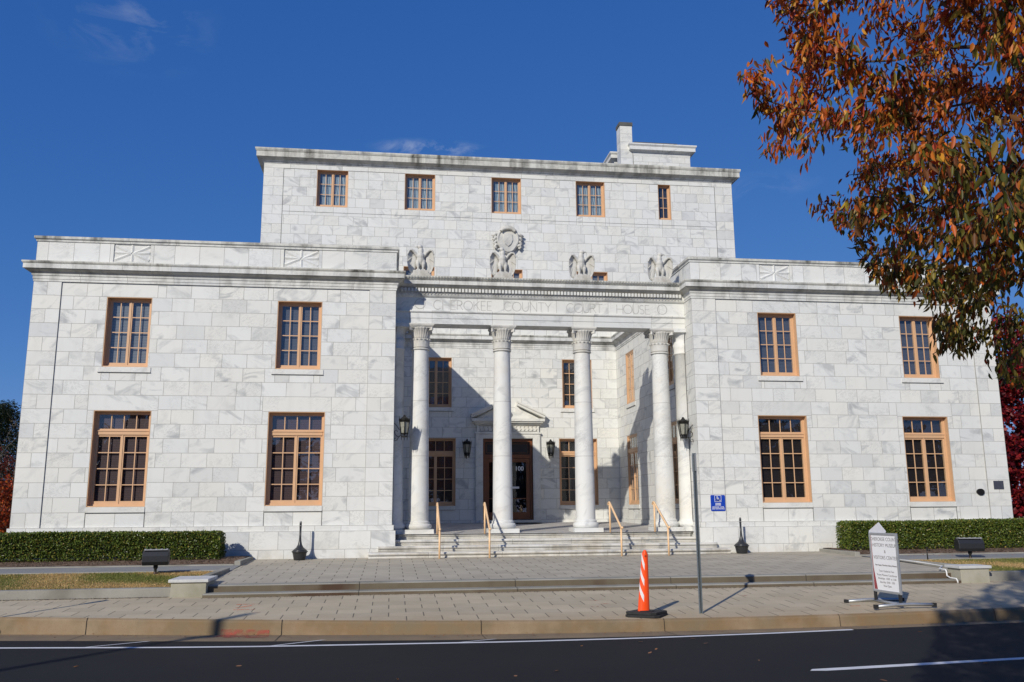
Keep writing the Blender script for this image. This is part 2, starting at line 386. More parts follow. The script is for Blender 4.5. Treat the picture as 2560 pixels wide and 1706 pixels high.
# courtyard back wall, the upper block above it
W = Wall(mb, 'y', DB, 1)
hb = [(-3.65, -2.083, ZL0, ZL1), (2.083, 3.65, ZL0, ZL1), (-3.49, -2.257, ZU0, ZU1), (2.257, 3.49, ZU0, ZU1), (-1.005, 1.005, .5, 3.98)]
W.fill(-XI, XI, zs_between(.81, WT), hb, phase=.2)
for zz in (.50, .66):
    W = Wall(mb, 'y', DB-.06 if zz > .6 else DB-.10, 1)
    W.fill(-XI, XI, [zz, .66 if zz < .6 else .81], [(-1.3, 1.3, .4, 1.)], L=.7)
    yy = DB-.06 if zz > .6 else DB-.10; z1 = .66 if zz < .6 else .81
    for x0, x1 in ((-XI, -1.3), (1.3, XI)): mb.face([(x0, yy, z1), (x1, yy, z1), (x1, DB, z1), (x0, DB, z1)], 0)
XT = 9.97; TC = [8.18+.4*k for k in range(40)]
TW = [(-7.835, -6.573), (-4.255, -2.993), (-.631, .631), (2.993, 4.255), (6.62, 7.18)]
PW = [(-4.25, -2.99), (-.64, .66), (2.95, 4.28)]
th = [(a, b, 13.413, 15.01) for a, b in TW]+[(a, b, 8.9, 11.0) for a, b in PW]
W = Wall(mb, 'y', DB, 1)
tz = [8.18]+[8.607+.4015*k for k in range(30)]; tz = [z for z in tz if z < 14.9]+[15.0]
W.fill(-9.17, 9.17, tz, th, L=.585, phase=.4)
for a, b in ((-XT, -9.17), (9.17, XT)):
    for k in range(len(tz)-1):
        if k % 2: W.block((a, b, tz[k], tz[k+1]))
        else: W.block((a, (a+b)/2, tz[k], tz[k+1])); W.block(((a+b)/2, b, tz[k], tz[k+1]))
W.fill(-XT, XT, [15.0, 15.2], L=1.05)
G = Wall(mb, 'y', DB-.003, 1)
for r in ((-9.18, 9.18, 14.985, 15.005), (-9.18, 9.18, 13.155, 13.17), (-9.185, -9.165, 8.2, 15.0), (9.165, 9.185, 8.2, 15.0)): 
    for q in [q for h in [None] for q in ([r])]:
        pc = [q]
        for h in th: pc = [y for p in pc for y in rsub(p, h)]
        for p in pc: G.quad(*p, 2)
for sgn in (-1, 1):
    W = Wall(mb, 'x', sgn*XT, 1 if sgn < 0 else -1); W.fill(DB, 22, tz+[15.2], L=.585)
wall = mb.build('wall', [M['block'], M['joint'], M['groove']], court, fixn=False)
# solid backing so that no light leaks: roofs and rear
mb = MB()
for s in (-1, 1):
    mb.box(s*(XI+.35), s*(XO-.35), .7, 21.9, -.2, 8.3)
mb.box(-XI-.3, XI+.3, DB+.7, 21.9, -.2, 8.28); mb.box(-XT+.3, XT-.3, DB+.7, 21.8, 8.32, 15.6)
mb.build('roof', plain('grey_roof', (.12, .12, .12), .9), court)

# ------------------------------------------------------------------ moulded courses
def sweep(mb, path, prof, piece=1.2, mi=None, closed=False, jw=.012, jm=1):
    pts = [Vector(p) for p in path]; n = len(pts); offs = []
    nr = []
    for i in range(n-1):
        d = (pts[i+1]-pts[i]).normalized(); nr.append(Vector((d.y, -d.x)))
    for i in range(n):
        if i == 0: offs.append(nr[0])
        elif i == n-1: offs.append(nr[-1])
        else:
            a, b = nr[i-1], nr[i]; offs.append((a+b)/(1+a.dot(b)))
    for i in range(n-1):
        L = (pts[i+1]-pts[i]).length; k = max(1, round(L/piece)); cuts = []
        for q in range(k):
            a, b = q/k, (q+1)/k; h = jw/2/L
            cuts.append((a if q == 0 else a+h, b if q == k-1 else b-h, True))
            if q < k-1: cuts.append((b-h, b+h, False))
        for a, b, real in cuts:
            t = rc()
            for j in range(len(prof)-1):
                (p0, z0), (p1, z1) = prof[j][:2], prof[j+1][:2]; m = prof[j][2] if len(prof[j]) > 2 else 0
                def pt(f, p):
                    A = pts[i]+offs[i]*p; B = pts[i+1]+offs[i+1]*p; return A.lerp(B, f)
                A, B, C_, D = pt(a, p0), pt(b, p0), pt(b, p1), pt(a, p1)
                mb.face([(A.x, A.y, z0), (B.x, B.y, z0), (C_.x, C_.y, z1), (D.x, D.y, z1)], m if real else jm, t)
CM = [M['cornice'], M['joint'], M['toptrim'], M['soffit']]
mb = MB()
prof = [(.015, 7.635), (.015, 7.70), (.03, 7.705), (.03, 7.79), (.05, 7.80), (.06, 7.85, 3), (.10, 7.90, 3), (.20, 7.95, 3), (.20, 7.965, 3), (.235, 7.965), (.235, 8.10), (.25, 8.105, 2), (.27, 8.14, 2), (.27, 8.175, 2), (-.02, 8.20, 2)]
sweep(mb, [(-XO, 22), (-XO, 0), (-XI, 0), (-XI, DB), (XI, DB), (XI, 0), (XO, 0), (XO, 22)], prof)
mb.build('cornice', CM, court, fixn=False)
mb = MB()
cap = [(0, 8.80), (.025, 8.805), (.03, 8.85), (.055, 8.87), (.075, 8.88, 2), (.075, 8.95, 2), (-.42, 8.97, 2), (-.42, 8.3)]
for s in (-1, 1):
    path = [(-XO, 22), (-XO, 0), (-XI, 0), (-XI, DB)] if s < 0 else [(XI, DB), (XI, 0), (XO, 0), (XO, 22)]
    sweep(mb, path, cap)
mb.build('parapet_coping', CM, court, fixn=False)
PAN = [-12.1, -7.34, 7.34, 12.1]
for s in (-1, 1):
    mb = MB()
    W = Wall(mb, 'y', 0, 1); a, b = (-XO, -XI) if s < 0 else (XI, XO)
    sp = [(c-.60, c+.60, 8.19, 8.80) for c in PAN if c*s > 0]; hp = [(c-.5, c+.5, 8.27, 8.79) for c in PAN if c*s > 0]
    W.fill(a, b, [8.19, 8.80], hp, sp, L=.69, stagger=False, phase=.55)
    W = Wall(mb, 'x', s*XI, -1 if s < 0 else 1); W.fill(0, DB, [8.19, 8.80], L=.69, stagger=False)
    W = Wall(mb, 'x', s*XO, 1 if s < 0 else -1); W.fill(0, 22, [8.19, 8.80], L=.69, stagger=False)
    mb.build('parapet', [M['block'], M['joint'], M['groove']], court, fixn=False)
def rosette(cx):
    mb = MB(); x0, x1, z0, z1 = cx-.5, cx+.5, 8.27, 8.79; y = .03; cz = 8.53
    mb.face([(x0, y, z0), (x1, y, z0), (x1, y, z1), (x0, y, z1)])
    for q in (((x0, z0), (x1, z0)), ((x1, z0), (x1, z1)), ((x1, z1), (x0, z1)), ((x0, z1), (x0, z0))):
        (a, b), (c, d) = q; mb.face([(a, 0, b), (c, 0, d), (c, y, d), (a, y, b)])
    def ray(ax, az, bx, bz, w0, w1):
        d = Vector((bx-ax, bz-az)); L = d.length; n = Vector((-d.y, d.x))/L
        P = [(ax+n.x*w0, az+n.y*w0), (bx+n.x*w1, bz+n.y*w1), (bx-n.x*w1, bz-n.y*w1), (ax-n.x*w0, az-n.y*w0)]
        b = [(p[0], y, p[1]) for p in P]; t = [(ax, .004, az), (bx, .004, bz)]
        mb.face([b[0], b[1], t[1], t[0]]); mb.face([t[0], t[1], b[2], b[3]]); mb.face([b[1], b[2], t[1]]); mb.face([b[0], t[0], b[3]])
    for s in (-1, 1):
        ray(cx, cz+.03*s, cx, cz+.255*s, .045, .05)
        for (ex, ez, w) in ((.47, .22, .035), (.48, .02, .035), (.47, -.2, .035)): ray(cx+.03*s, cz, cx+ex*s, cz+ez, .05, w+.02)
    return mb.build('carved_panel', M['smooth'], court, fixn=True)
for c in PAN: rosette(c)
# upper block cornice
mb = MB()
tp = [(.02, 15.20), (.02, 15.30), (.04, 15.31), (.10, 15.36, 3), (.26, 15.44, 3), (.28, 15.445, 2), (.28, 15.66, 2), (.30, 15.67, 2), (.33, 15.74, 2), (.33, 15.80, 2), (-.3, 15.84, 2), (-.3, 15.5)]
tp = [(a, b-.06 if b > 15.25 else b, *c) for a, b, *c in tp]
sweep(mb, [(-XT, 22), (-XT, DB), (XT, DB), (XT, 22)], tp, piece=1.35)
mb.build('upper_cornice', CM, court, fixn=False)
# penthouse and chimney on the roof
mb = MB()
W = Wall(mb, 'y', 14., 1); W.fill(6.95, 9.85, [15.6, 16.4, 16.8, 17.2, 17.6, 18.0, 18.3], L=.75)
W = Wall(mb, 'x', 6.95, 1); W.fill(14, 17, [15.6, 16.4, 16.8, 17.2, 17.6, 18.0, 18.3], L=.75)
W = Wall(mb, 'x', 9.85, -1); W.fill(14, 17, [15.6, 16.4, 16.8, 17.2, 17.6, 18.0, 18.3], L=.75)
W = Wall(mb, 'x', 6.3, 1); W.fill(15.2, 19, [15.6, 16.4, 17.2, 18.0, 18.3], L=.75)
sweep(mb, [(6.95, 15.2), (6.95, 14.), (9.85, 14.), (9.85, 17)], [(0, 18.3), (.02, 18.45), (.12, 18.52), (.22, 18.55), (.22, 18.72), (.28, 18.80), (.28, 18.86), (-.6, 18.87)])
sweep(mb, [(6.3, 19), (6.3, 15.2), (6.9, 15.2)], [(0, 18.3), (.02, 18.45), (.12, 18.52), (.22, 18.55), (.22, 18.72), (.28, 18.80), (.28, 18.86), (-.6, 18.87)])
mb.box(6.95, 9.15, 13.80, 16.5, 18.872, 18.94, 2)
mb.build('penthouse', [M['block'], M['joint'], M['groove']], court, fixn=False)
mb = MB()
for a, b, c, s in (('y', 14.0, (6.3, 6.92), 1), ('x', 6.3, (14., 14.62), 1), ('x', 6.92, (14., 14.62), -1), ('y', 14.62, (6.3, 6.92), -1)):
    W = Wall(mb, a, b-.01 if a == 'y' and s > 0 else b, s); W.fill(c[0], c[1], [15.6]+[16.9+.42*k for k in range(8)], L=.62, stagger=False)
mb.box(6.27, 6.95, 13.96, 14.65, 19.84, 20.02, 2)
mb.build('chimney', [M['block'], M['joint'], M['groove']], court, fixn=False)

# ------------------------------------------------------------------ entablature
mb = MB(); X0 = XI-.004
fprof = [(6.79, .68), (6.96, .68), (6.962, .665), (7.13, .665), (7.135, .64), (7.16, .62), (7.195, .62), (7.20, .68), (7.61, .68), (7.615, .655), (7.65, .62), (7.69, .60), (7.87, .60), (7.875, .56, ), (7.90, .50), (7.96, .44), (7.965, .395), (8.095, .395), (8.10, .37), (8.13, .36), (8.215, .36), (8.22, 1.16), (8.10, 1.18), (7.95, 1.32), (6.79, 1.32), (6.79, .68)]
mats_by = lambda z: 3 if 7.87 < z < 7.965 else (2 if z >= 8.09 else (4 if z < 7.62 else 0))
cx = [-X0, -3.42, -1.62, -.93, .93, 1.62, 3.42, X0]
def xpieces(z):
    if z < 7.2: return [-X0, -4.13, -3.45, -1.6, -.93, .93, 1.6, 3.45, 4.13, X0]
    n = 11 if z < 7.62 else 7
    return [-X0+2*X0*i/n for i in range(n+1)]
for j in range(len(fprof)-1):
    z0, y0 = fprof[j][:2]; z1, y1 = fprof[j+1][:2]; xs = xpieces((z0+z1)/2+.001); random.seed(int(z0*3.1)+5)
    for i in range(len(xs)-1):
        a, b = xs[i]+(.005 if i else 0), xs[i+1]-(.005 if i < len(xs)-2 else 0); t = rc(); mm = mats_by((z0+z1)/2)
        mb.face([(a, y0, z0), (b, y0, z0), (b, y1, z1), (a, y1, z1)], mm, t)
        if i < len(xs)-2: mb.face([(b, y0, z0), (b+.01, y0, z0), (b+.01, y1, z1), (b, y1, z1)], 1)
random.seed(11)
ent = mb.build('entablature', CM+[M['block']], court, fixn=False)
mb = MB(); n = 86
for i in range(n):
    x = -4.42+8.84*(i+.5)/n; mb.box(x-.034, x+.034, .505, .60, 7.762, 7.866)
mb.build('dentil_course', M['smooth'], ent)
mb = MB()
for i in range(n):
    x = -4.42+8.84*i/n; mb.prism([(x-.045, 7.74), (x, 7.685), (x+.045, 7.74)], 'y', .575, .60)
mb.build('leaf_moulding', M['carve'], ent)
mb = MB(); n = 96
for i in range(n):
    x = -4.32+8.64*(i+.5)/n
    mb.obox(Matrix.Translation((x, .352, 8.158)) @ Matrix.Rotation(R(40), 4, 'Y'), .042, .045, .085)
mb.build('rope_moulding', marble('grimy_marble', tinted=False, streak=1., base=(.36, .355, .32, 1)), ent)
# inscription: cut capitals drawn as strokes
LET = {}
def arc(cx, cz, rx, rz, a0, a1, n=14): return [(cx+rx*math.cos(R(a0+(a1-a0)*i/n)), cz+rz*math.sin(R(a0+(a1-a0)*i/n))) for i in range(n+1)]
LET['C'] = (.9, [arc(.5, .5, .45, .5, 50, 310)]); LET['O'] = (1.0, [arc(.5, .5, .47, .5, 0, 360, 24)])
LET['H'] = (.85, [[(.08, 0), (.08, 1)], [(.77, 0), (.77, 1)], [(.08, .5), (.77, .5)]])
LET['E'] = (.62, [[(.08, 0), (.08, 1)], [(.08, 1), (.54, 1)], [(.08, .5), (.5, .5)], [(.08, 0), (.56, 0)]])
LET['R'] = (.72, [[(.08, 0), (.08, 1)], [(.08, 1)]+arc(.34, .75, .26, .25, 90, -90)+[(.08, .5)], [(.34, .5), (.68, 0)]])
LET['K'] = (.75, [[(.08, 0), (.08, 1)], [(.08, .42), (.66, 1)], [(.28, .6), (.7, 0)]])
LET['U'] = (.82, [[(.08, 1), (.08, .35)]+arc(.4, .35, .32, .35, 180, 360)+[(.72, 1)]])
LET['N'] = (.85, [[(.08, 0), (.08, 1), (.77, 0), (.77, 1)]])
LET['T'] = (.72, [[(.36, 0), (.36, 1)], [(.02, 1), (.70, 1)]])
LET['Y'] = (.75, [[(.36, 0), (.36, .5), (.04, 1)], [(.36, .5), (.70, 1)]])
LET['S'] = (.62, [arc(.3, .75, .24, .25, 40, 270, 10)+arc(.3, .25, .25, .25, 90, -140, 10)])
mb = MB()
def stroke(pts, x, z, s, wd=.0085, y=.6765):
    for (a, b), (c, d) in zip(pts[:-1], pts[1:]):
        A = Vector((x+a*s, z+b*s)); B = Vector((x+c*s, z+d*s)); e = (B-A)
        if e.length < 1e-5: continue
        e.normalize(); q = Vector((-e.y, e.x))*wd; A = A-e*wd*.4; B = B+e*wd*.4
        mb.face([(A.x-q.x, y, A.y-q.y), (B.x-q.x, y, B.y-q.y), (B.x+q.x, y, B.y+q.y), (A.x+q.x, y, A.y+q.y)])
def word(wd, x0, x1, z=7.245, s=.285):
    tot = sum(LET[c][0] for c in wd)*s; gap = ((x1-x0)-tot)/(len(wd)-1); x = x0
    for c in wd:
        for st in LET[c][1]: stroke(st, x, z, s)
        x += LET[c][0]*s+gap
for wargs in (('CHEROKEE', -3.42, -1.60), ('COUNTY', -1.25, .26), ('COURT', .72, 1.88), ('HOUSE', 2.32, 3.42)):
    mb = MB(); word(*wargs); mb.build('inscription', M['letter'], ent, fixn=False)
for cxx in (-3.82, 3.82): mb = MB(); stroke(arc(0, 0, .5, .5, 0, 360, 32), cxx, 7.405, .31); mb.build('cut_ring', M['letter'], ent, fixn=False)

# ------------------------------------------------------------------ columns
def column(x, y=1.0):
    root = MB(); ZF = .545
    root.lathe([(.345, .66), (.36, .665), (.385, .70), (.395, .745), (.385, .79), (.36, .81), (.335, .815), (.33, .84), (.335, .85), (.335, .87), (.31, .88), (.30, .91)], x, y, 40)
    root.box(x-.44, x+.44, y-.44, y+.44, ZF-.02, .66)
    mb = MB()
    def rad(z): t = (z-.9)/(6.05-.9); return .298-.052*t**1.5
    pr = []
    for z in (.9, 1.5, 2.1, 2.79): pr.append((rad(z), z))
    mb.lathe(pr, x, y, 40, cap=False); mb.lathe([(rad(2.79)-.004, 2.785), (rad(2.8)-.004, 2.805)], x, y, 40, m=1, cap=False)
    mb.lathe([(rad(z), z) for z in (2.80, 3.4, 4.0, 4.44)], x, y, 40, cap=False); mb.lathe([(rad(4.4)-.004, 4.435), (rad(4.4)-.004, 4.455)], x, y, 40, m=1, cap=False)
    mb.lathe([(rad(z), z) for z in (4.45, 5.0, 5.6, 6.0)], x, y, 40, cap=False)
    c = mb.build('column', [M['smooth'], M['joint']], court)
    root.build('base', M['smooth'], c, bevel=0)
    cp = MB()
    cp.lathe([(.25, 6.0), (.275, 6.005), (.29, 6.03), (.275, 6.055), (.26, 6.06), (.262, 6.08), (.285, 6.09), (.275, 6.11)], x, y, 40, cap=False)
    cp.lathe([(.268, 6.10), (.272, 6.2), (.285, 6.30), (.30, 6.33), (.285, 6.345), (.26, 6.34)], x, y, 64, cap=False, mod=lambda t, z: .02*abs(math.sin(8*t)) if z > 6.15 else .01*abs(math.sin(8*t)))
    cp.lathe([(.262, 6.33), (.272, 6.42), (.290, 6.50), (.318, 6.58), (.350, 6.64), (.375, 6.67), (.36, 6.69)], x, y, 120, mod=lambda t, z: .022*math.cos(24*t))
    for i in range(16):
        t = 2*math.pi*i/16; p = Vector((x+.305*math.cos(t), y+.305*math.sin(t), 6.325)); cp.obox(Matrix.Translation(p) @ Matrix.Rotation(t, 4, 'Z') @ Matrix.Rotation(R(30), 4, 'Y'), .035, .05, .03)
    for a, b, z0, z1 in ((.345, .30, 6.665, 6.705), (.375, .30, 6.705, 6.735), (.395, .3, 6.735, 6.787)):
        n = 6; pts = []
        for k, (ax, ay) in enumerate(((-1, -1), (1, -1), (1, 1), (-1, 1))):
            bx, by = ((1, -1), (1, 1), (-1, 1), (-1, -1))[k]
            for i in range(n):
                f = i/n; px = ax+(bx-ax)*f; py = ay+(by-ay)*f; k2 = 1-.07*math.sin(math.pi*f)
                if abs(ax-bx) > 1: py *= k2
                else: px *= k2
                pts.append((x+px*a, y+py*a))
        cp.prism(pts, 'z', z0, z1)
    for sx in (-1, 1):
        for sy in (-1, 1):
            cp.obox(Matrix.Translation((x+sx*.31, y+sy*.31, 6.64)) @ Matrix.Rotation(R(45)*sx*sy, 4, 'Z'), .12, .05, .10)
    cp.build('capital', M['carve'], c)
    return c
for x in (-3.78, -1.265, 1.265, 3.78): column(x)
for s in (-1, 1):
    mb = MB(); xx = s*(XI-.03); a0, a1 = ((R(90), R(270)) if s > 0 else (R(-90), R(90)))
    mb.lathe([(.34, .55), (.34, .66), (.345, .665), (.375, .70), (.38, .75), (.36, .80), (.31, .83), (.29, .9), (.265, 3.), (.24, 6.0), (.27, 6.01), (.28, 6.04), (.25, 6.06), (.26, 6.2), (.28, 6.33), (.25, 6.34), (.26, 6.5), (.33, 6.64), (.35, 6.68)], xx, 1.0, 24, a0=a0, a1=a1)
    mb.box(s*(XI-.40), s*XI-.0, .60, 1.40, 6.67, 6.787); mb.box(s*(XI-.40), s*(XI), .6, 1.40, .40, .66)
    mb.build('half_column', M['smooth'], court)

# ------------------------------------------------------------------ windows
def window(x0, x1, z0, z1, y, style, blind, sill=True, rows=4, sill_over=.0, wood='wood', rot=None, woodd=.24):
    """local frame: opening centred on x, outside face at y=0, depth toward +y"""
    c = (x0+x1)/2; w = (x1-x0); loc = (c, y, 0)
    if rot is None: rz = 0
    else: rz = rot
    m = M[wood]; fr = MB(); h = w/2; t = .075; d0, d1 = -.0, woodd
    # lining of the opening
    L = .018
    fr.box(-h, -h+L, .004, d1, z0, z1); fr.box(h-L, h, .004, d1, z0, z1); fr.box(-h+L, h-L, .004, d1, z1-L, z1); fr.box(-h+L, h-L, .02, d1, z0, z0+L+.01)
    ya, yb = d1-.075, d1+.03
    def ring(a, b, c_, d, tt, y0=ya, y1=yb, bt=None):
        bt = bt or tt
        fr.box(a, a+tt, y0, y1, c_, d); fr.box(b-tt, b, y0, y1, c_, d); fr.box(a+tt, b-tt, y0, y1, d-tt, d); fr.box(a+tt, b-tt, y0, y1, c_, c_+bt)
    a, b = -h+L, h-L; lo, hi = z0+L+.01, z1-L
    glass = []
    def sash(a, b, c_, d, cols, rws, tt=.045, bt=.075):
        ring(a, b, c_, d, tt, ya+.02, yb-.01, bt); ga, gb, gc, gd = a+tt, b-tt, c_+bt, d-tt
        for i in range(1, cols): xx = ga+(gb-ga)*i/cols; fr.box(xx-.0125, xx+.0125, ya+.028, ya+.05, gc, gd)
        for i in range(1, rws): zz = gc+(gd-gc)*i/rws; fr.box(ga, gb, ya+.030, ya+.048, zz-.0125, zz+.0125)
        glass.append((ga, gb, gc, gd))
    ring(a, b, lo, hi, .045, bt=.05)
    ia, ib = a+.045, b-.045; il, ih = lo+.05, hi-.045
    if style == 'tall':
        zt = z1-.53
        fr.box(ia, ib, ya-.012, yb, zt-.13, zt-.035); fr.box(ia, ib, ya-.03, yb, zt-.035, zt-.012); fr.box(ia, ib, ya, yb, zt-.012, zt)
        sash(ia, ib, zt, ih, 4, 1, .035, .035)
        sash(ia, -.004, il, zt-.13, 2, rows, .052, .08); sash(.004, ib, il, zt-.13, 2, rows, .052, .08); fr.box(-.02, .02, ya+.005, ya+.03, il, zt-.13)
    elif style == 'pair':
        sash(ia, -.004, il, ih, 2, rows, .048, .065); sash(.004, ib, il, ih, 2, rows, .048, .065); fr.box(-.018, .018, ya+.005, ya+.03, il, ih)
    else:
        sash(ia, ib, il, ih, 2, rows, .03, .06)
    f = fr.build('window', m, court); f.location = loc; f.rotation_euler.z = rz
    g = MB()
    for (p, q, r_, s_) in glass: g.box(p-.008, q+.008, ya+.038, ya+.042, r_-.008, s_+.008)
    g.build('pane', M['glass'], f)
    bl = MB(); bl.box(-h+.02, h-.02, yb+.012, yb+.03, z0+.02, z1-.02); bl.build('blind', M[blind], f)
    if sill:
        s = MB(); so = sill_over; s.box(-h-so, h+so, -.022, .06, z0-.15, z0-.004); s.box(-h-so-.004, h+so+.004, -.03, .055, z0-.163, z0-.151, 1)
        s.build('sill', [M['smooth'], M['groove']], f)
    return f
for i, (a, b) in enumerate(LW): window(a, b, ZL0, ZL1, .03, 'tall', 'blind_brown' if i < 2 else 'blind_wine', sill_over=.0)
for i, (a, b) in enumerate(UW): window(a, b, ZU0, ZU1, .03, 'pair', ('blind_blue', 'blind_slate', 'blind_slate', 'blind_slate')[i], sill_over=.09)
for a, b in ((-3.65, -2.083), (2.083, 3.65)): window(a, b, ZL0, ZL1, DB, 'tall', 'blind_dark', wood='wood2' if 0 else 'wood')
for a, b in ((-3.49, -2.257), (2.257, 3.49)): window(a, b, ZU0, ZU1, DB, 'pair', 'blind_dark', sill_over=.08)
for i, (a, b) in enumerate(TW): window(a, b, 13.413, 15.01, DB, 'pair' if i < 4 else 'slim', 'curtain' if i < 4 else 'blind_dark', sill=False, rows=3)
for a, b in PW: window(a, b, 8.9, 11.0, DB, 'pair', 'blind_blue', sill=False, rows=4)
for (a, b, z0, z1, st) in ((6.58, 8.02, ZL0, ZL1, 'tall'), (6.74, 7.86, ZU0, ZU1, 'pair'), (1.85, 3.3, ZL0, ZL1, 'tall'), (2.0, 3.1, ZU0, ZU1, 'pair')):
    f = window(a, b, z0, z1, 0, st, 'blind_slate' if a > 4 else 'blind_dark', sill_over=.06, woodd=.10); f.location = (XI, (a+b)/2, 0); f.rotation_euler.z = R(-90)
    # -90 about z turns local +y (inward) into +x

# ------------------------------------------------------------------ doorway
door_root = MB(); y = DB
door_root.box(-1.30, -1.005, y-.09, y+.02, .66, 4.0); door_root.box(1.005, 1.30, y-.09, y+.02, .66, 4.0); door_root.box(-1.30, 1.30, y-.09, y+.02, 4.0, 4.17)
door_root.box(-1.27, -1.06, y-.105, y-.088, .66, 4.05); door_root.box(1.06, 1.27, y-.105, y-.088, .66, 4.05); door_root.box(-1.27, 1.27, y-.105, y-.088, 4.052, 4.15)
door_root.box(-1.33, 1.33, y-.14, y+.02, 4.172, 4.235); door_root.box(-1.25, 1.25, y-.10, y+.02, 4.237, 4.535)
door_root.box(-1.33, 1.33, y-.17, y+.02, 4.537, 4.60); door_root.box(-1.40, 1.40, y-.26, y+.02, 4.60, 4.66); door_root.box(-1.46, 1.46, y-.32, y+.02, 4.66, 4.77)
for s in (-1, 1):
    z0 = 4.775; sl = (5.36-4.83)/(1.49-.33)
    A = lambda x: z0+(1.50-x)*sl
    for (off, th, pr) in ((0, .10, .30), (.10, .08, .34)):
        poly = [(s*1.46, A(1.46)+off), (s*.36, A(.36)+off), (s*.36, A(.36)+off+th), (s*(1.50), A(1.50)+off+th)]
        door_root.prism(poly, 'y', y-pr, y+.02)
    door_root.prism([(s*1.30, 4.775), (s*.0+s*.30, 4.775), (s*.30, 4.775+.5), (s*.36, 4.775+.5)], 'y', y-.08, y+.02)
door_root.box(-.30, .30, y-.079, y+.02, 4.775, 5.0)
door_root.box(-1.12, 1.12, y-.3, y+.02, .55, .80)
dw = door_root.build('doorway_surround', M['smooth'], court)
o = MB()
for i in range(15):
    x = -1.12+2.24*i/14
    o.tube([(x, y-.115, 4.30), (x+.04, y-.12, 4.36), (x-.02, y-.12, 4.43), (x+.03, y-.115, 4.48)], .016, 6)
for k in range(2): o.tube([(-1.18, y-.108, 4.275+.22*k), (1.18, y-.108, 4.275+.22*k)], .012, 6)
o.lathe([(.05, 4.78), (.10, 4.82), (.05, 4.87), (.09, 4.95), (.12, 5.03), (.07, 5.1), (.03, 5.16), (.005, 5.2)], 0, y-.17, 16)
o.build('carving', M['carve'], dw)
mb = MB()
mb.box(-1.0, -.90, y+.06, y+.22, .80, 3.98); mb.box(.90, 1.0, y+.06, y+.22, .80, 3.98); mb.box(-.90, .90, y+.06, y+.22, 3.86, 3.98); mb.box(-.90, .90, y+.05, y+.22, 3.22, 3.36)
mb.box(-.90, .90, y+.14, y+.2, 3.36, 3.86, 1)
for x0, x1 in ((-.84, -.05), (.05, .84)): 
    for q in ((x0, x1, 3.42, 3.44), (x0, x1, 3.78, 3.80), (x0, x0+.02, 3.44, 3.78), (x1-.02, x1, 3.44, 3.78)): mb.box(q[0], q[1], y+.12, y+.14, q[2], q[3])
dframe = mb.build('door_frame', [M['wood2'], M['darkpanel']], court)
mb = MB(); mb.box(-1.1, 1.1, y+.6, y+.62, .7, 4.0); mb.box(-1.1, 1.1, y+.23, y+.6, .7, .79); mb.build('dark_backing', M['dark'], dframe)  # near-black sheet and floor stand in for the unlit interior
for s in (-1, 1):
    mb = MB(); a, b = (.01, .895) if s > 0 else (-.895, -.01)
    mb.box(a, a+.15, y+.10, y+.15, .82, 3.21); mb.box(b-.15, b, y+.10, y+.15, .82, 3.21); mb.box(a+.15, b-.15, y+.10, y+.15, 3.06, 3.21); mb.box(a+.15, b-.15, y+.10, y+.15, .82, 1.10)
    mb.box(a+.15, b-.15, y+.11, y+.14, 1.62, 1.65)
    dl = mb.build('door', M['wood2'], court)
    g = MB(); g.box(a+.14, b-.14, y+.122, y+.128, 1.09, 3.07); g.build('pane', M['glass'], dl)
    hdl = MB(); xx = a+.07 if s > 0 else b-.07; hdl.tube([(xx, y+.09, 1.75), (xx, y+.05, 1.78), (xx, y+.05, 2.15), (xx, y+.09, 2.18)], .012, 8); hdl.build('handle', plain('brass', (.5, .36, .14), .3, .9), dl)
    if s > 0:
        wm = plain('white_decal', (.75, .76, .78), .5)
        text_mesh('house_number', '100', .24, wm, dl, Matrix.Translation((.47, y+.117, 2.73)) @ FACE_S, off=.004)
        mbx = MB(); mbx.box(.17, .46, y+.116, y+.118, 2.02, 2.10); mbx.build('notice', wm, dl)
# white strip notice on the glass has small grey writing
# ------------------------------------------------------------------ shield above the portico
mb = MB(); cy = DB-.06; cxs, czs = .035, 12.22
N = 28
for (rx, rz, r_) in ((.42, .55, .060), (.30, .41, .014)):
    mb.tube([(cxs+rx*math.sin(2*math.pi*i/N)*(1-.22*(math.cos(2*math.pi*i/N) < 0)*abs(math.cos(2*math.pi*i/N))), cy-.06*math.cos(2*math.pi*i/N)-.10, czs+rz*math.cos(2*math.pi*i/N)) for i in range(N+1)], r_, 8, cap=False)
mb.prism([(cxs+.38*math.sin(2*math.pi*i/N), czs+.53*math.cos(2*math.pi*i/N)) for i in range(N)], 'y', cy-.145, DB+.02)
mb.prism([(cxs+a, czs+b) for a, b in ((-.17, .22), (.0, .26), (.17, .22), (.19, -.02), (.12, -.2), (0, -.3), (-.12, -.2), (-.19, -.02))], 'y', cy-.19, cy-.14)
# hood at the top
mb.tube([(cxs+.30*math.sin(R(x)), cy-.20, czs+.30+.17*math.cos(R(x))) for x in range(-80, 81, 16)], .075, 8)
for s in (-1, 1):
    for k, zz in enumerate((.16, .0, -.16, -.30)):
        mb.tube([(cxs+s*(.36), cy-.03, czs+zz+.05), (cxs+s*(.50), cy-.08, czs+zz+.09), (cxs+s*(.64-.03*k), cy-.06, czs+zz), (cxs+s*(.58-.03*k), cy-.08, czs+zz-.06), (cxs+s*.45, cy-.05, czs+zz-.02)], [.065, .065, .06, .05, .035], 7)
for i in range(7):
    a = R(-60+20*i); mb.tube([(cxs+.22*math.sin(a), cy-.08, czs+.05+.22*math.cos(a)), (cxs+.32*math.sin(a), cy-.07, czs+.05+.36*math.cos(a))], [.03, .02], 6)
mb.build('carved_shield', M['carve'], court)
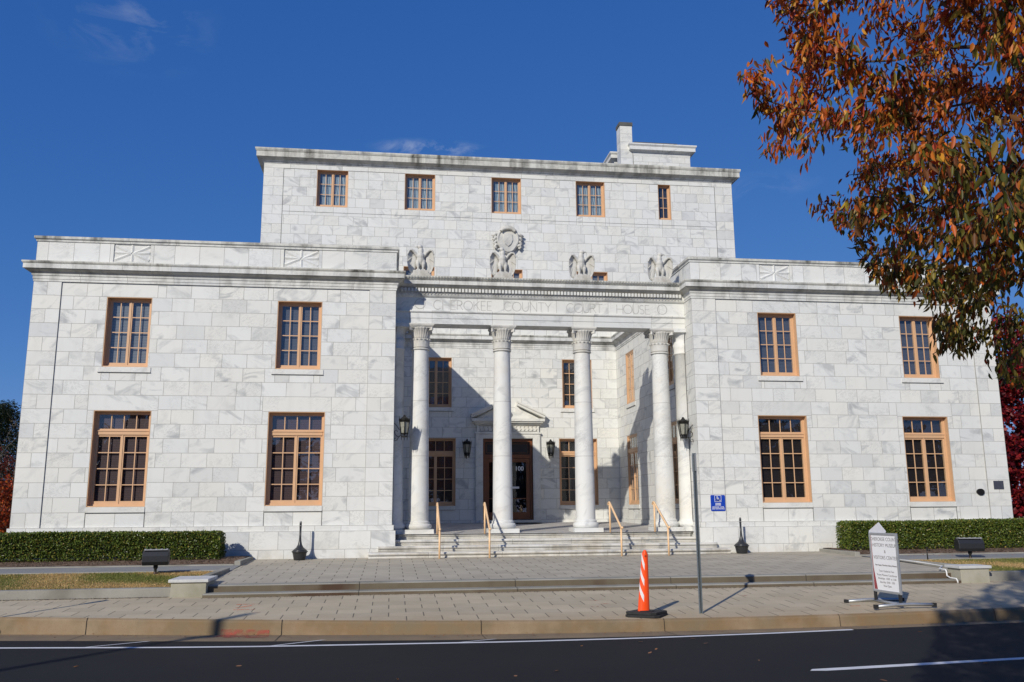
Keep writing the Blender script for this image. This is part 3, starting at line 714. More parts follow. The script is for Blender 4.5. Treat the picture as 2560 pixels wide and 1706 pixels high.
# ------------------------------------------------------------------ portico floor and steps
mb = MB()
mb.face([(-XI, .40, .535), (XI, .40, .535), (XI, DB, .70), (-XI, DB, .70)], 3)
noseY = [.47, .12, -.24, -.60]; top = [.54, .383, .226, .069]
half = [4.36, 4.53, 4.92, 5.18]
for k in range(4):
    yf, z1, hw = noseY[k], top[k], half[k]; z0 = (top[k+1] if k < 3 else -.115)
    yb = [.62, .60, .30, .0][k] if k < 2 else .02
    if k == 2: yb = .25
    prf = [(yf+.045, z0-.02), (yf+.045, z0+.022), (yf+.028, z0+.030), (yf+.020, z0+.048), (yf+.026, z0+.058), (yf+.045, z0+.066), (yf+.045, z1-.070), (yf+.005, z1-.07), (yf-.012, z1-.045), (yf-.012, z1-.022), (yf+.004, z1-.004), (yf+.02, z1), (yb+.4, z1+.0), (yb+.4, z0-.02)]
    if k >= 2: # lower two pass in front of the wing plinths
        pass
    n = int(hw*2/1.55); xs = [-hw+2*hw*(i+(0 if i in (0, n) else random.uniform(-.15, .15)))/n for i in range(n+1)]
    yend = -.11
    for i in range(n):
        a, b = xs[i]+(.004 if i else 0), xs[i+1]-(.004 if i < n-1 else 0); t = rc()
        mb.prism(prf, 'x', a, b, 0, t)
    mb.box(-hw+.02, hw-.02, yf+.06, yb+.38, z0-.02, z1-.01, 1)
mb.build('staircase', [M['stepm'], M['joint'], M['groove'], plain('portico_floor', (.42, .40, .37), .8, var=.2, scale=2)], court)

# ------------------------------------------------------------------ carved eagles on the portico
def remeshed(mb, name, voxel, mat, smooth_it=2):
    me = bpy.data.meshes.new(name); me.from_pydata(mb.v, [], mb.f)
    bm = bmesh.new(); bm.from_mesh(me); bmesh.ops.recalc_face_normals(bm, faces=bm.faces); bm.to_mesh(me); bm.free()
    o = bpy.data.objects.new(name+'_tmp', me); COL.objects.link(o)
    r = o.modifiers.new('r', 'REMESH'); r.mode = 'VOXEL'; r.voxel_size = voxel; r.use_smooth_shade = True
    if smooth_it:
        s_ = o.modifiers.new('s', 'SMOOTH'); s_.iterations = smooth_it; s_.factor = .5
    dg = bpy.context.evaluated_depsgraph_get(); dg.update(); m2 = bpy.data.meshes.new_from_object(o.evaluated_get(dg)); bpy.data.objects.remove(o)
    m2.name = name; m2.materials.clear(); m2.materials.append(mat)
    return m2
def eagle_mesh(hd):
    mb = MB()
    blob(mb, (0, 0, .56), (.125, .13, .21)); blob(mb, (0, -.02, .66), (.12, .12, .14)); blob(mb, (0, .0, .84), (.088, .09, .15))
    blob(mb, (hd*.03, -.02, .965), (.088, .075, .070)); 
    mb.tube([(hd*.07, -.04, .975), (hd*.125, -.06, .97), (hd*.155, -.065, .945), (hd*.155, -.065, .915)], [.035, .026, .016, .006], 8)
    blob(mb, (0, .10, .38), (.09, .07, .18))
    for s in (-1, 1):
        mb.tube([(s*.075, -.03, .52), (s*.09, -.06, .40), (s*.075, -.07, .28), (s*.075, -.06, .20)], [.075, .065, .035, .026], 10)
        for t in (-.04, 0, .04): mb.tube([(s*.075+t*.4, -.06, .215), (s*.075+t*1.2, -.12, .22), (s*.075+t*1.3, -.155, .19)], [.024, .022, .010], 6)
        # wing: shell with feather ridges
        ins = [(.07, .62), (.11, .70), (.16, .80), (.22, .86), (.29, .88)]; 
        out = [(.07, .62, .05), (.10, .69, .03), (.15, .77, .0), (.205, .845, -.03), (.27, .88, -.06), (.335, .87, -.09), (.385, .80, -.11), (.41, .69, -.12), (.42, .55, -.11), (.41, .42, -.08), (.385, .30, -.04), (.345, .20, .0), (.295, .15, .03), (.24, .14, .06), (.20, .18, .08), (.16, .28, .09), (.12, .42, .09)]
        cen = (.20, .52, .10); n = len(out); i0 = len(mb.v)
        f = [(s*a, y_+0.0, z_) for a, z_, y_ in out]; bk = [(s*a*.98, y_+.075, z_) for a, z_, y_ in out]
        for j in range(n):
            k = (j+1) % n
            mb.face([f[j], f[k], (s*cen[0], cen[2]-.02, cen[1])]); mb.face([bk[k], bk[j], (s*cen[0], cen[2]+.06, cen[1])]); mb.face([f[j], bk[j], bk[k], f[k]])
        for q in (1, 3, 5):
            fr = q/5; tx, tz, ty = [(.40, .62, -.115), (.405, .48, -.095), (.39, .34, -.05), (.35, .24, 0), (.295, .18, .035), (.235, .175, .065)][q]
            sx, sz, sy = .24+.02*(1-fr), .66-.10*fr, .02+.03*fr
            mb.tube([(s*sx, sy, sz), (s*(sx+tx)/2, (sy+ty)/2-.01, (sz+tz)/2), (s*tx, ty, tz)], [.008, .016, .012], 6)
        mb.tube([(s*.10, .0, .66), (s*.18, -.04, .78), (s*.27, -.08, .85), (s*.35, -.11, .83), (s*.40, -.125, .70)], [.04, .045, .04, .032, .02], 8)
        blob(mb, (s*.255, .045, .50), (.13, .04, .33))
    # rock base
    mb.box(-.23, .23, -.20, .16, .085, .185)
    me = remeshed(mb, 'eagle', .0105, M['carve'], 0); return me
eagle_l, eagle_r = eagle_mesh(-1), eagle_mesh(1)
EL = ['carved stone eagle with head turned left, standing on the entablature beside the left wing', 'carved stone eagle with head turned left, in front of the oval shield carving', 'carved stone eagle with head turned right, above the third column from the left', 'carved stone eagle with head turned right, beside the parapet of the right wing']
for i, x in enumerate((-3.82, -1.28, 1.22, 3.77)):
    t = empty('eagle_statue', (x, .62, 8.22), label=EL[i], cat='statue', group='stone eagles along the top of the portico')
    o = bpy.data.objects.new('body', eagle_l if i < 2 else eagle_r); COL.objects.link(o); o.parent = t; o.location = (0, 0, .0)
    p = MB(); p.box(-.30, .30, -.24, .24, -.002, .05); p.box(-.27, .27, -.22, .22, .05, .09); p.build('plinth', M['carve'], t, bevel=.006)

# ------------------------------------------------------------------ wall lanterns
def lantern_parts(root):
    fr = MB(); n = 6
    def hexp(r, z, k, ph=0): a = 2*math.pi*k/n+ph; return (r*math.cos(a), r*math.sin(a), z)
    for k in range(n):
        fr.tube([hexp(.098, .16, k), hexp(.15, .54, k)], .013, 6)
        fr.tube([hexp(.098, .20, k), hexp(.098, .20, k+1)], .010, 5); fr.tube([hexp(.093, .10, k), hexp(.093, .10, k+1)], .012, 5)
        fr.tube([hexp(.145, .54, k), hexp(.145, .54, k+1)], .011, 5); fr.tube([hexp(.148, .60, k), hexp(.148, .60, k+1)], .009, 5)
        fr.tube([hexp(.095, .16, k), hexp(.09, .04, k), hexp(.085, .0, k)], [.009, .009, .003], 5)
        fr.tube([hexp(.15, .52, k), hexp(.16, .62, k), hexp(.165, .70, k)], [.010, .012, .003], 5)
        fr.tube([hexp(.135, .58, k, .52), hexp(.135, .66, k, .52)], [.018, .004], 5)
        a = hexp(.147, .57, k); b = hexp(.147, .57, k+1)
        for q in (.25, .5, .75):
            p = [a[i]+(b[i]-a[i])*q for i in range(3)]; fr.tube([(p[0], p[1], .55), (p[0], p[1], .625)], .007, 4)
            a2 = hexp(.095, .15, k); b2 = hexp(.095, .15, k+1); p = [a2[i]+(b2[i]-a2[i])*q for i in range(3)]; fr.tube([(p[0], p[1], .105), (p[0], p[1], .195)], .005, 4)
    fr.lathe([(.14, .555), (.135, .62), (.08, .66), (.04, .69), (.03, .73), (.003, .75)], 0, 0, 12)
    fr.lathe([(.03, .085), (.09, .10)], 0, 0, 12)
    fr.build('frame', M['iron'], root)
    g = MB(); g.lathe([(.088, .20), (.135, .54)], 0, 0, 6, smooth=False); g.build('glass', M['lampglass'], root)
    b = MB()
    b.tube([(0, .09, .14), (0, .17, .10), (0, .24, .16), (0, .26, .26), (0, .20, .30), (0, .18, .24)], .010, 6)
    b.tube([(0, .13, .30), (0, .20, .42), (0, .27, .50), (0, .30, .52)], .010, 6); b.tube([(0, .12, .12), (0, .2, .0), (0, .27, -.02), (0, .26, .06), (0, .22, .05)], .009, 6)
    b.obox(Matrix.Translation((0, .30, .20)), .05, .02, .14); b.obox(Matrix.Translation((0, .30, .50)), .05, .02, .14); b.tube([(0, .29, .05), (0, .29, .6)], .008, 5)
    b.build('bracket', M['iron'], root)
lan = empty('wall_lantern', (-XI+.31, .30, 3.22), label='black iron lantern on the shaded inner wall of the left wing, beside the leftmost column', cat='lantern', group='black iron wall lanterns')
lantern_parts(lan); lan.rotation_euler.z = R(90); lan.scale = (1.1, 1.1, 1.0)
for (p, rz, l) in (((XI-.31, .36, 3.22), R(-90), 'black iron lantern on the inner corner of the right wing, beside the rightmost column'),
                   ((-1.66, DB-.32, 3.20), 0, 'black iron lantern on the back wall just left of the doorway, in shade'),
                   ((1.68, DB-.32, 3.20), 0, 'black iron lantern on the back wall just right of the doorway')):
    c = copy_tree(lan); c.location = p; c.rotation_euler.z = rz; c['label'] = l

# ------------------------------------------------------------------ handrails
def handrail_parts(root):
    y1, z1, y2, z2 = .40, 1.40, -.86, .70; r_ = .027
    p = MB(); p.tube([(0, y1, .53), (0, y1, z1-.04)], r_, 12); p.build('post', M['rail'], root)
    p = MB(); p.tube([(0, y2, -.14), (0, y2, z2-.03)], r_, 12); p.lathe([(.05, -.13), (.05, -.118), (.03, -.11)], 0, y2, 16); p.build('post', M['rail'], root)
    p = MB(); p.tube([(0, y1+.13, z1-.03), (0, y1+.10, z1), (0, y1+.02, z1+.005), (0, y1-.05, z1-.03), (0, y2+.06, z2+.03), (0, y2, z2), (0, y2-.06, z2-.012), (0, y2-.12, z2-.01)], r_+.003, 12)
    blob(p, (0, y1+.14, z1-.045), (.036, .036, .036)); blob(p, (0, y2-.13, z2-.01), (.036, .036, .036)); p.build('rail', M['rail'], root)
hr = empty('handrail', (-3.25, 0, 0), label='tan painted pipe handrail on the marble steps, in front of the leftmost column', cat='handrail', group='tan handrails on the marble steps')
handrail_parts(hr)
for x, l in ((-1.87, 'tan painted pipe handrail on the marble steps, just left of the second column'), (1.87, 'tan painted pipe handrail on the marble steps, between the third column and the fourth'), (3.24, 'tan painted pipe handrail on the marble steps, in front of the rightmost column')):
    c = copy_tree(hr); c.location.x = x; c['label'] = l
mb = MB(); mb.box(-.95, .95, 7.6, 9.0, 0, .014); m_ = mb.build('doormat', M['rubber'], None, label='black rubber mat lying in front of the entrance door', cat='mat'); m_.location = (0.1, 0, .689)
m_.rotation_euler.x = 0

# ------------------------------------------------------------------ ground
def ground_mat(name, ca, cb, cc=None, scale=1.5, rough=.9, bump=.2, fine=60):
    t = NT(name); P = t.obj(); a = t.noise(P, scale, 6, .6); b = t.noise(P, fine, 4, .7)
    c = t.mix(t.rng(a, .35, .65), ca, cb)
    if cc: c = t.mix(t.rng(t.noise(P, scale*.4, 4, .6), .52, .66), c, cc)
    c = t.mix(t.math('MULTIPLY', t.rng(b, .5, .75), .35), c, tuple(x*.5 for x in ca[:3])+(1,))
    t.set(Base_Color=c, Roughness=rough); t.bump(b, bump, .01); t.b.inputs['Specular IOR Level'].default_value = .25; return t
def paver_mat(name, ca, cb, px=.60, py=.43, stain=None, yoff=0):
    t = NT(name); P = t.obj(); s = t.n('ShaderNodeSeparateXYZ', {0: P}); X, Y = s.outputs[0], s.outputs[1]
    v = t.math('DIVIDE', t.math('ADD', Y, 100.+yoff), py); row = t.math('FLOOR', v); fv = t.math('FRACT', v)
    off = t.math('MULTIPLY', t.math('MODULO', row, 2.), .5)
    u = t.math('ADD', t.math('DIVIDE', t.math('ADD', X, 100.), px), off); fu = t.math('FRACT', u); cu = t.math('FLOOR', u)
    du = t.math('MULTIPLY', t.math('SUBTRACT', .5, t.math('ABSOLUTE', t.math('SUBTRACT', fu, .5))), px)
    dv = t.math('MULTIPLY', t.math('SUBTRACT', .5, t.math('ABSOLUTE', t.math('SUBTRACT', fv, .5))), py)
    ju = t.rng(du, .007, .012, 1, 0); jv = t.rng(dv, .002, .009, .40, 0)
    idv = t.n('ShaderNodeCombineXYZ', {0: cu, 1: row}).outputs[0]
    rnd = t.n('ShaderNodeTexWhiteNoise', {'Vector': idv}); rv = rnd.outputs['Value']
    a = t.noise(P, 1.1, 6, .65); b = t.noise(P, 70, 4, .7)
    c = t.mix(t.rng(a, .35, .65), ca, cb)
    c = t.mix(1., c, t.n('ShaderNodeCombineColor', {0: t.rng(rv, 0, 1, .90, 1.07), 1: t.rng(rv, 0, 1, .90, 1.06), 2: t.rng(rv, 0, 1, .90, 1.04)}).outputs[0], 'MULTIPLY')
    c = t.mix(t.math('MULTIPLY', t.rng(b, .45, .75), .3), c, (.14, .13, .115, 1))
    if stain:
        # red clay washed toward the kerb: mask from world y
        m = t.math('MULTIPLY', t.rng(t.math('ADD', Y, t.math('MULTIPLY', a, 1.2)), stain[0], stain[1], 1, 0), .55)
        c = t.mix(m, c, (.40, .27, .145, 1))
    c = t.mix(t.math('MULTIPLY', jv, .6), c, (.12, .11, .10, 1)); c = t.mix(t.math('MULTIPLY', ju, .75), c, (.055, .05, .043, 1))
    h = t.math('SUBTRACT', t.math('MULTIPLY', b, .3), t.math('MAXIMUM', ju, jv)); t.set(Base_Color=c, Roughness=.88); t.bump(h, .4, .006); t.b.inputs['Specular IOR Level'].default_value = .25
    return t.m
M['plaza'] = paver_mat('plaza_pavers', (.39, .355, .285, 1), (.46, .42, .34, 1))
M['walk'] = paver_mat('sidewalk_pavers', (.45, .385, .27, 1), (.52, .45, .325, 1), stain=(-10.6, -8.9), yoff=.17)
M['kerbc'] = ground_mat('clay_stained_kerb', (.235, .155, .080, 1), (.20, .158, .10, 1), (.30, .225, .145, 1), 1.8).m
M['gutter'] = ground_mat('gutter_concrete', (.27, .20, .12, 1), (.21, .16, .105, 1), None, 2.).m
M['concrete'] = ground_mat('aged_concrete', (.27, .26, .225, 1), (.33, .32, .28, 1), (.20, .19, .16, 1), 1.2).m
M['riser'] = ground_mat('stained_concrete', (.165, .14, .098, 1), (.12, .095, .065, 1), (.075, .045, .028, 1), 1.1).m
M['path'] = ground_mat('path_concrete', (.22, .225, .225, 1), (.26, .262, .262, 1), None, .8, bump=.1).m
M['mulch'] = ground_mat('bark_mulch', (.13, .085, .06, 1), (.22, .16, .12, 1), (.09, .05, .035, 1), 9, bump=1., fine=40).m
M['paint'] = ground_mat('road_paint', (.70, .71, .72, 1), (.60, .61, .62, 1), None, 3, bump=.05).m
t = NT('asphalt'); P = t.obj(); b = t.noise(P, 160, 3, .8); a = t.noise(P, .5, 5, .6)
c = t.mix(t.rng(a, .3, .7), (.0125, .0128, .0145, 1), (.0165, .017, .0185, 1)); c = t.mix(t.math('MULTIPLY', t.rng(b, .6, .8), .6), c, (.075, .075, .075, 1))
c = t.mix(t.math('MULTIPLY', t.rng(t.noise(P, 1, 6, .6, 0, (.25, 6, 1)), .55, .8), .35), c, (.028, .028, .03, 1))
t.set(Base_Color=c, Roughness=.85); t.b.inputs['Specular IOR Level'].default_value = .2; t.bump(b, .5, .006); M['asphalt'] = t.m
t = NT('winter_grass'); P = t.obj(); a = t.noise(P, .9, 6, .7); b = t.noise(P, 45, 4, .7, 0, (1, 1, .2)); d = t.noise(P, 4, 5, .7)
c = t.mix(t.rng(a, .40, .58), (.15, .155, .045, 1), (.38, .28, .13, 1)); c = t.mix(t.rng(d, .45, .7), c, (.19, .135, .06, 1)); c = t.mix(t.math('MULTIPLY', t.rng(b, .4, .75), .6), c, (.03, .032, .012, 1))
t.set(Base_Color=c, Roughness=.95); t.bump(b, .9, .02); M['grass'] = t.m
# measured lines (X -> Y)
KT = [(-60, -7.6), (-20, -7.9), (-14, -8.5), (-11.2, -8.98), (-9.65, -9.35), (-6.8, -9.92), (-4.6, -10.32), (-2.6, -10.60), (-.4, -10.76), (1.8, -10.80), (4.2, -10.70), (6.8, -10.50), (9, -10.3), (13, -10.1), (60, -9.8)]
KBo = [(-60, -8.0), (-20, -8.4), (-14, -9.0), (-10.9, -9.48), (-6.7, -10.33), (-2.6, -10.83), (-.0, -11.05), (1.6, -11.16), (3.9, -11.12), (6.4, -10.90), (9, -10.7), (13, -10.5), (60, -10.2)]
KA = [(-60, -8.8), (-20, -9.1), (-14, -9.6), (-10.7, -10.06), (-6.6, -10.96), (-2.7, -11.44), (-.17, -11.53), (1.5, -11.42), (3.8, -11.33), (6.3, -11.06), (9, -10.85), (13, -10.6), (60, -10.35)]
def cr(tab):
    xs = np.array([p[0] for p in tab]); ys = np.array([p[1] for p in tab])
    def f(x):
        g = np.linspace(-1.6, 1.6, 9); return float(np.mean(np.interp(x+g, xs, ys)))
    return f
kt, kb, ka = cr(KT), cr(KBo), cr(KA)
SW = lambda y: -.43+.047*(y+7.2)
SWK = lambda y: SW(y)-.03
GX = [-60, -40, -25]+[-18+.5*i for i in range(73)]+[25, 40, 60]
def strip(name, rows, mat, xs=GX, kind='structure', smooth=False):
    mb = MB()
    for i in range(len(xs)-1):
        for j in range(len(rows)-1):
            q = []
            for (xx, rr) in ((xs[i], rows[j]), (xs[i+1], rows[j]), (xs[i+1], rows[j+1]), (xs[i], rows[j+1])):
                y = rr[0](xx) if callable(rr[0]) else rr[0]; z = rr[1](y) if callable(rr[1]) else rr[1]; q.append((xx, y, z))
            mb.face(q, smooth=smooth)
    o = mb.build(name, mat, None, fixn=False, kind=kind); return o
far = MB(); far.face([(-400, -400, -1.0), (400, -400, -1.0), (400, 500, -1.0), (-400, 500, -1.0)]); far.build('ground', ground_mat('soil_and_grass', (.10, .10, .05, 1), (.16, .13, .07, 1), None, .1).m, None, fixn=False, kind='structure')
back = MB(); back.face([(-90, -.5, -.12), (90, -.5, -.12), (90, 80, -.12), (-90, 80, -.12)]); back.build('back_ground', M['grass'], None, fixn=False, kind='structure')
strip('sidewalk', [(lambda x: kt(x)+.025, lambda y: SW(y)+.006), (-9.0, SW), (-7.2, SW), (-6.6, SW)], M['walk'])
strip('kerb', [(lambda x: kt(x)-.065, -.80), (lambda x: kt(x)-.045, SWK), (lambda x: kt(x)-.03, lambda y: SW(y)-.008), (lambda x: kt(x)+.005, lambda y: SW(y)+.012), (lambda x: kt(x)+.03, lambda y: SW(y)+.008)], M['kerbc'], smooth=False)
strip('gutter', [(lambda x: ka(x)-.02, -.759), (lambda x: kt(x)-.03, -.783)], M['gutter'])
strip('road', [(-21.6, -.80), (-17, -.74), (lambda x: ka(x), -.755)], M['asphalt'])
strip('opposite_kerb', [(-21.9, -.66), (-21.62, -.66), (-21.6, -.82)], M['concrete'])
strip('opposite_sidewalk', [(-60, -.6), (-32, -.62), (-21.9, -.662)], M['path'])
# kerb joints
mb = MB()
for x in (-9.62, -6.35, -3.09, -.05, 3.06, 6.1, 9.2):
    pts = [(kt(x)+.03, SW(kt(x)+.03)+.012), (kt(x)+.0, SW(kt(x))+.016), (kt(x)-.035, SW(kt(x))+.0), (kt(x)-.050, SW(kt(x))-.03), (kt(x)-.069, -.779), (ka(x)+.02, -.752)]
    for (a, b), (c, d) in zip(pts[:-1], pts[1:]): mb.face([(x-.005, a-.003, b), (x+.005, a-.003, b), (x+.005, c-.003, d), (x-.005, c-.003, d)])
mb.build('kerb_joints', M['dark'], None, fixn=False, kind='structure')
# painted lines
WL = [(-40, -9.9), (-16, -10.05), (-10.35, -10.93), (-7.9, -11.33), (-6.55, -11.49), (-2.74, -11.72), (-.69, -11.71), (1.42, -11.58), (2.95, -11.42)]
wl = lambda x: float(np.interp(x, [p[0] for p in WL], [p[1] for p in WL]))
mb = MB(); xs = [-40, -20]+[-16+.5*i for i in range(38)]+[2.95]
for a, b in zip(xs[:-1], xs[1:]): mb.face([(a, wl(a)-.05, -.7500), (b, wl(b)-.05, -.7500), (b, wl(b)+.05, -.7485), (a, wl(a)+.05, -.7485)])
for (a, b) in (((-6.31, -11.44), (-5.60, -10.98)), ((-3.6, -11.66), (-2.95, -11.38)), ((-9.1, -11.10), (-8.3, -10.62))): 
    mb.face([(a[0]-.04, a[1], -.7495), (a[0]+.04, a[1], -.7495), (b[0]+.04, b[1], -.7495), (b[0]-.04, b[1], -.7495)])
mb.face([(.55, -14.79, -.746), (.75, -14.83, -.746), (3.74, -14.49, -.746), (12, -13.6, -.746), (12, -13.48, -.744), (3.74, -14.37, -.744), (.62, -14.70, -.744)])
mb.build('road_markings', M['paint'], None, fixn=False, kind='structure')
# plaza
PZ = lambda y: -.075+.0215*y
EX = 8.30
mb = MB(); mb.face([(-EX, -6.55, PZ(-6.55)), (EX, -6.55, PZ(-6.55)), (EX, .1, PZ(0)), (-EX, .1, PZ(0))]); mb.build('plaza', M['plaza'], None, fixn=False, kind='structure')
mb = MB()
n = 6
for k, (yf, yb, zt, zb) in enumerate(((-6.86, -6.52, PZ(-6.86)+.004, -.36), (-7.21, -6.80, -.355, -.50))):
    xl, xr = (-8.2, 7.95); xs = [xl, -5.2, -2.0, 1.35, 4.4, xr]
    for a, b in zip(xs[:-1], xs[1:]):
        mb.face([(a+.006, yf, zb), (b-.006, yf, zb), (b-.006, yf, zt-.02), (a+.006, yf, zt-.02)], 1); mb.face([(a+.006, yf, zt-.02), (b-.006, yf, zt-.02), (b-.006, yf+.02, zt), (a+.006, yf+.02, zt)], 0)
        mb.face([(a+.006, yf+.02, zt), (b-.006, yf+.02, zt), (b-.006, yb, zt+.002), (a+.006, yb, zt+.002)], 0)
        mb.face([(b-.006, yf+.004, zb), (b+.006, yf+.004, zb), (b+.006, yf+.004, zt-.01), (b-.006, yf+.004, zt-.01)], 2)
    mb.face([(xl, yf+.012, zb), (xr, yf+.012, zb), (xr, yf+.012, zt-.01), (xl, yf+.012, zt-.01)], 2)
mb.build('plaza_steps', [M['concrete'], M['riser'], M['dark']], None, fixn=False, kind='structure')
# lawns, paths, planting beds
def slab(name, x0, x1, y0, y1, z0, z1, mat, ny=6, nx=40, amp=0.):
    mb = MB(); rs = random.Random(5)
    H = [[rs.uniform(-amp, amp) for _ in range(ny+1)] for _ in range(nx+1)]
    P = lambda i, j: (x0+(x1-x0)*i/nx, y0+(y1-y0)*j/ny, z0+(z1-z0)*j/ny+H[i][j]*(0 < j < ny))
    for i in range(nx):
        for j in range(ny): mb.face([P(i, j), P(i+1, j), P(i+1, j+1), P(i, j+1)], smooth=True)
    return mb.build(name, mat, None, fixn=False, kind='structure')
for s in (-1, 1):
    q = lambda a, b: (min(s*a, s*b), max(s*a, s*b))
    x0, x1 = q(EX+.12, 34); bx_ = 8.24 if s > 0 else EX+.1; slab('lawn', x0, x1, -6.74, -3.55, -.255, -.165, M['grass'], amp=.012)
    slab('walkway', *q(EX, 34), -3.55, -2.2, -.148, -.107, M['path'], 2, 4)
    slab('planting_bed', *q(bx_, 34), -2.09, -1.3, -.085, .01, M['mulch'], 5, 160, amp=.012); slab('planting_bed', *q(bx_, 34), -1.3, .0, .01, .02, M['mulch'], 5, 160, amp=.012)
mb = MB()
for i in range(1): pass
# low concrete walls and edgings
def wallbox(name, boxes, mat, label, cat='wall', group=None, bevel=.012):
    mb = MB()
    for b in boxes: mb.box(*b)
    return mb.build(name, mat, None, bevel=bevel, label=label, cat=cat, group=group)
wallbox('retaining_wall', [(-34, -8.78, -6.96, -6.72, -.6, -.245)], M['concrete'], 'low concrete retaining kerb along the front of the left lawn')
wallbox('retaining_wall', [(8.45, 34, -6.96, -6.72, -.6, -.225)], M['concrete'], 'low concrete retaining kerb along the front of the right lawn')
wallbox('edging', [(-8.50, -8.33, -6.2, -3.5, -.3, -.085), (-34, -8.51, -3.62, -3.52, -.3, -.13)], M['concrete'], 'concrete edging strip between the left lawn and the plaza, behind the left stone pier', 'edging')
wallbox('edging', [(-8.45, -8.30, -2.2, -.12, -.3, .0), (-34, -8.46, -2.2, -2.08, -.3, -.078)], M['concrete'], 'concrete edging round the mulch bed of the left hedge', 'edging')
wallbox('edging', [(8.32, 8.47, -6.2, -3.5, -.3, -.10), (8.48, 34, -3.62, -3.52, -.3, -.13)], M['concrete'], 'concrete edging strip between the right lawn and the plaza, behind the right stone pier', 'edging')
wallbox('edging', [(8.12, 8.27, -2.2, -.12, -.3, .0), (8.26, 34, -2.2, -2.08, -.3, -.078)], M['concrete'], 'concrete edging round the mulch bed of the right hedge', 'edging')
def pier(x0, x1, y0, y1, ztop, label):
    t = empty('stone_pier', ((x0+x1)/2, (y0+y1)/2, -.45), label=label, cat='pier', group='low capped piers at the ends of the plaza steps')
    a, b = (x1-x0)/2, (y1-y0)/2
    mb = MB(); mb.box(-a, a, -b, b, -.1, ztop+.45-.06); mb.build('pier_body', M['pier'], t, bevel=.01)
    mb = MB(); mb.box(-a-.045, a+.045, -b-.04, b+.04, ztop+.45-.062, ztop+.45); mb.build('cap', M['capst'], t, bevel=.01)
    return t
M['pier'] = ground_mat('pier_concrete', (.36, .345, .27, 1), (.42, .40, .33, 1), (.28, .27, .20, 1), 1.6).m
M['capst'] = marble('pier_cap', streak=.15, base=(.55, .56, .56, 1))
pier(-8.84, -8.17, -7.04, -6.15, -.08, 'low concrete pier with a pale stone cap at the left end of the plaza steps')
pr_ = pier(7.82, 8.50, -7.22, -6.75, -.065, 'low concrete pier with a grey stone cap at the right end of the plaza steps')
# white pipe running down beside the right pier
mb = MB(); mb.tube([(8.28, -3.0, -.09), (8.25, -5.0, -.12), (8.2, -6.0, -.15), (7.72, -6.6, -.165), (7.715, -6.84, -.17), (7.71, -6.875, -.21), (7.71, -6.88, -.30), (7.71, -7.0, -.335), (7.72, -7.19, -.34), (7.72, -7.225, -.38), (7.72, -7.23, -.43)], .017, 8)
mb.build('pipe', plain('white_pipe', (.7, .7, .68), .5), None, label='thin white pipe running down the steps beside the right pier', cat='pipe')
# short metal stake with a tap
mb = MB(); mb.tube([(9.36, -3.62, -.2), (9.36, -3.62, .17)], .014, 8); mb.tube([(9.36, -3.62, .10), (9.40, -3.66, .10), (9.42, -3.66, .07)], .018, 8)
mb.build('stake', M['iron'], None, label='short dark metal stake at the edge of the right lawn', cat='stake')

# ------------------------------------------------------------------ spotlights
def spot(x, y, rz, w_, label):
    t = empty('floodlight', (x, y, -.19), rz, label=label, cat='light', group='black ground floodlights on the lawns')
    h = MB(); pr = [(-.13, .22), (-.17, .30), (-.165, .43), (-.11, .53), (.02, .56), (.13, .53), (.17, .42), (.15, .30), (.09, .235)]
    h.prism(pr, 'x', -w_/2, w_/2, smooth=False); h.build('housing', plain('black_enamel', (.018, .019, .022), .42, var=.15), t, bevel=.012)
    b = MB(); b.box(-w_/2+.03, w_/2-.03, -.12, .06, .556, .572); 
    for k in range(5): b.box(-w_/2+.05+k*(w_-.1)/4-.02, -w_/2+.05+k*(w_-.1)/4+.02, -.1, .0, .572, .585)
    b.build('visor', plain('worn_metal', (.30, .31, .33), .5), t)
    s_ = MB(); s_.lathe([(.07, 0), (.06, .02), (.035, .05), (.03, .13), (.05, .16), (.05, .24)], 0, 0, 14); s_.build('stem', M['iron'], t)
    r_ = MB(); r_.lathe([(.09, -.02), (.085, .012), (.04, .03), (.034, .06)], 0, 0, 14); r_.build('base', plain('rusty_metal', (.17, .06, .03), .9, var=.4), t)
    return t
spot(-9.88, -4.05, R(6), .56, 'black ground floodlight on the left lawn, in front of the long left hedge')
spot(10.8, -3.3, R(-12), .66, 'black ground floodlight on the right lawn, behind the right stone pier')

# ------------------------------------------------------------------ ash receptacles
def ash(x, y, label):
    t = empty('ash_receptacle', (x, y, PZ(y)), label=label, cat='ash bin', group='black cigarette receptacles by the wing walls')
    blk = plain('black_plastic', (.028, .03, .032), .35, var=.1)
    b = MB(); b.lathe([(.145, 0), (.155, .02), (.185, .16), (.195, .20), (.215, .205), (.215, .235), (.20, .24)], 0, 0, 32); b.build('bucket', blk, t)
    b = MB(); b.lathe([(.20, .24), (.175, .27), (.10, .33), (.06, .40), (.038, .50), (.030, .60), (.028, .85)], 0, 0, 28); b.lathe([(.028, .85), (.031, .855), (.031, .98), (.026, 1.0)], 0, 0, 16, cap=False); b.build('neck', blk, t)
    b = MB(); b.lathe([(.0325, .90), (.0325, .915)], 0, 0, 16); b.lathe([(.024, 1.0), (.03, 1.012), (.02, 1.03)], 0, 0, 16); b.build('collar', plain('steel', (.35, .35, .35), .35, .7), t)
ash(-7.02, -.55, 'black long necked ash receptacle against the left wing wall, under its window')
ash(5.55, -.50, 'black long necked ash receptacle against the right wing wall, near the blue sign')

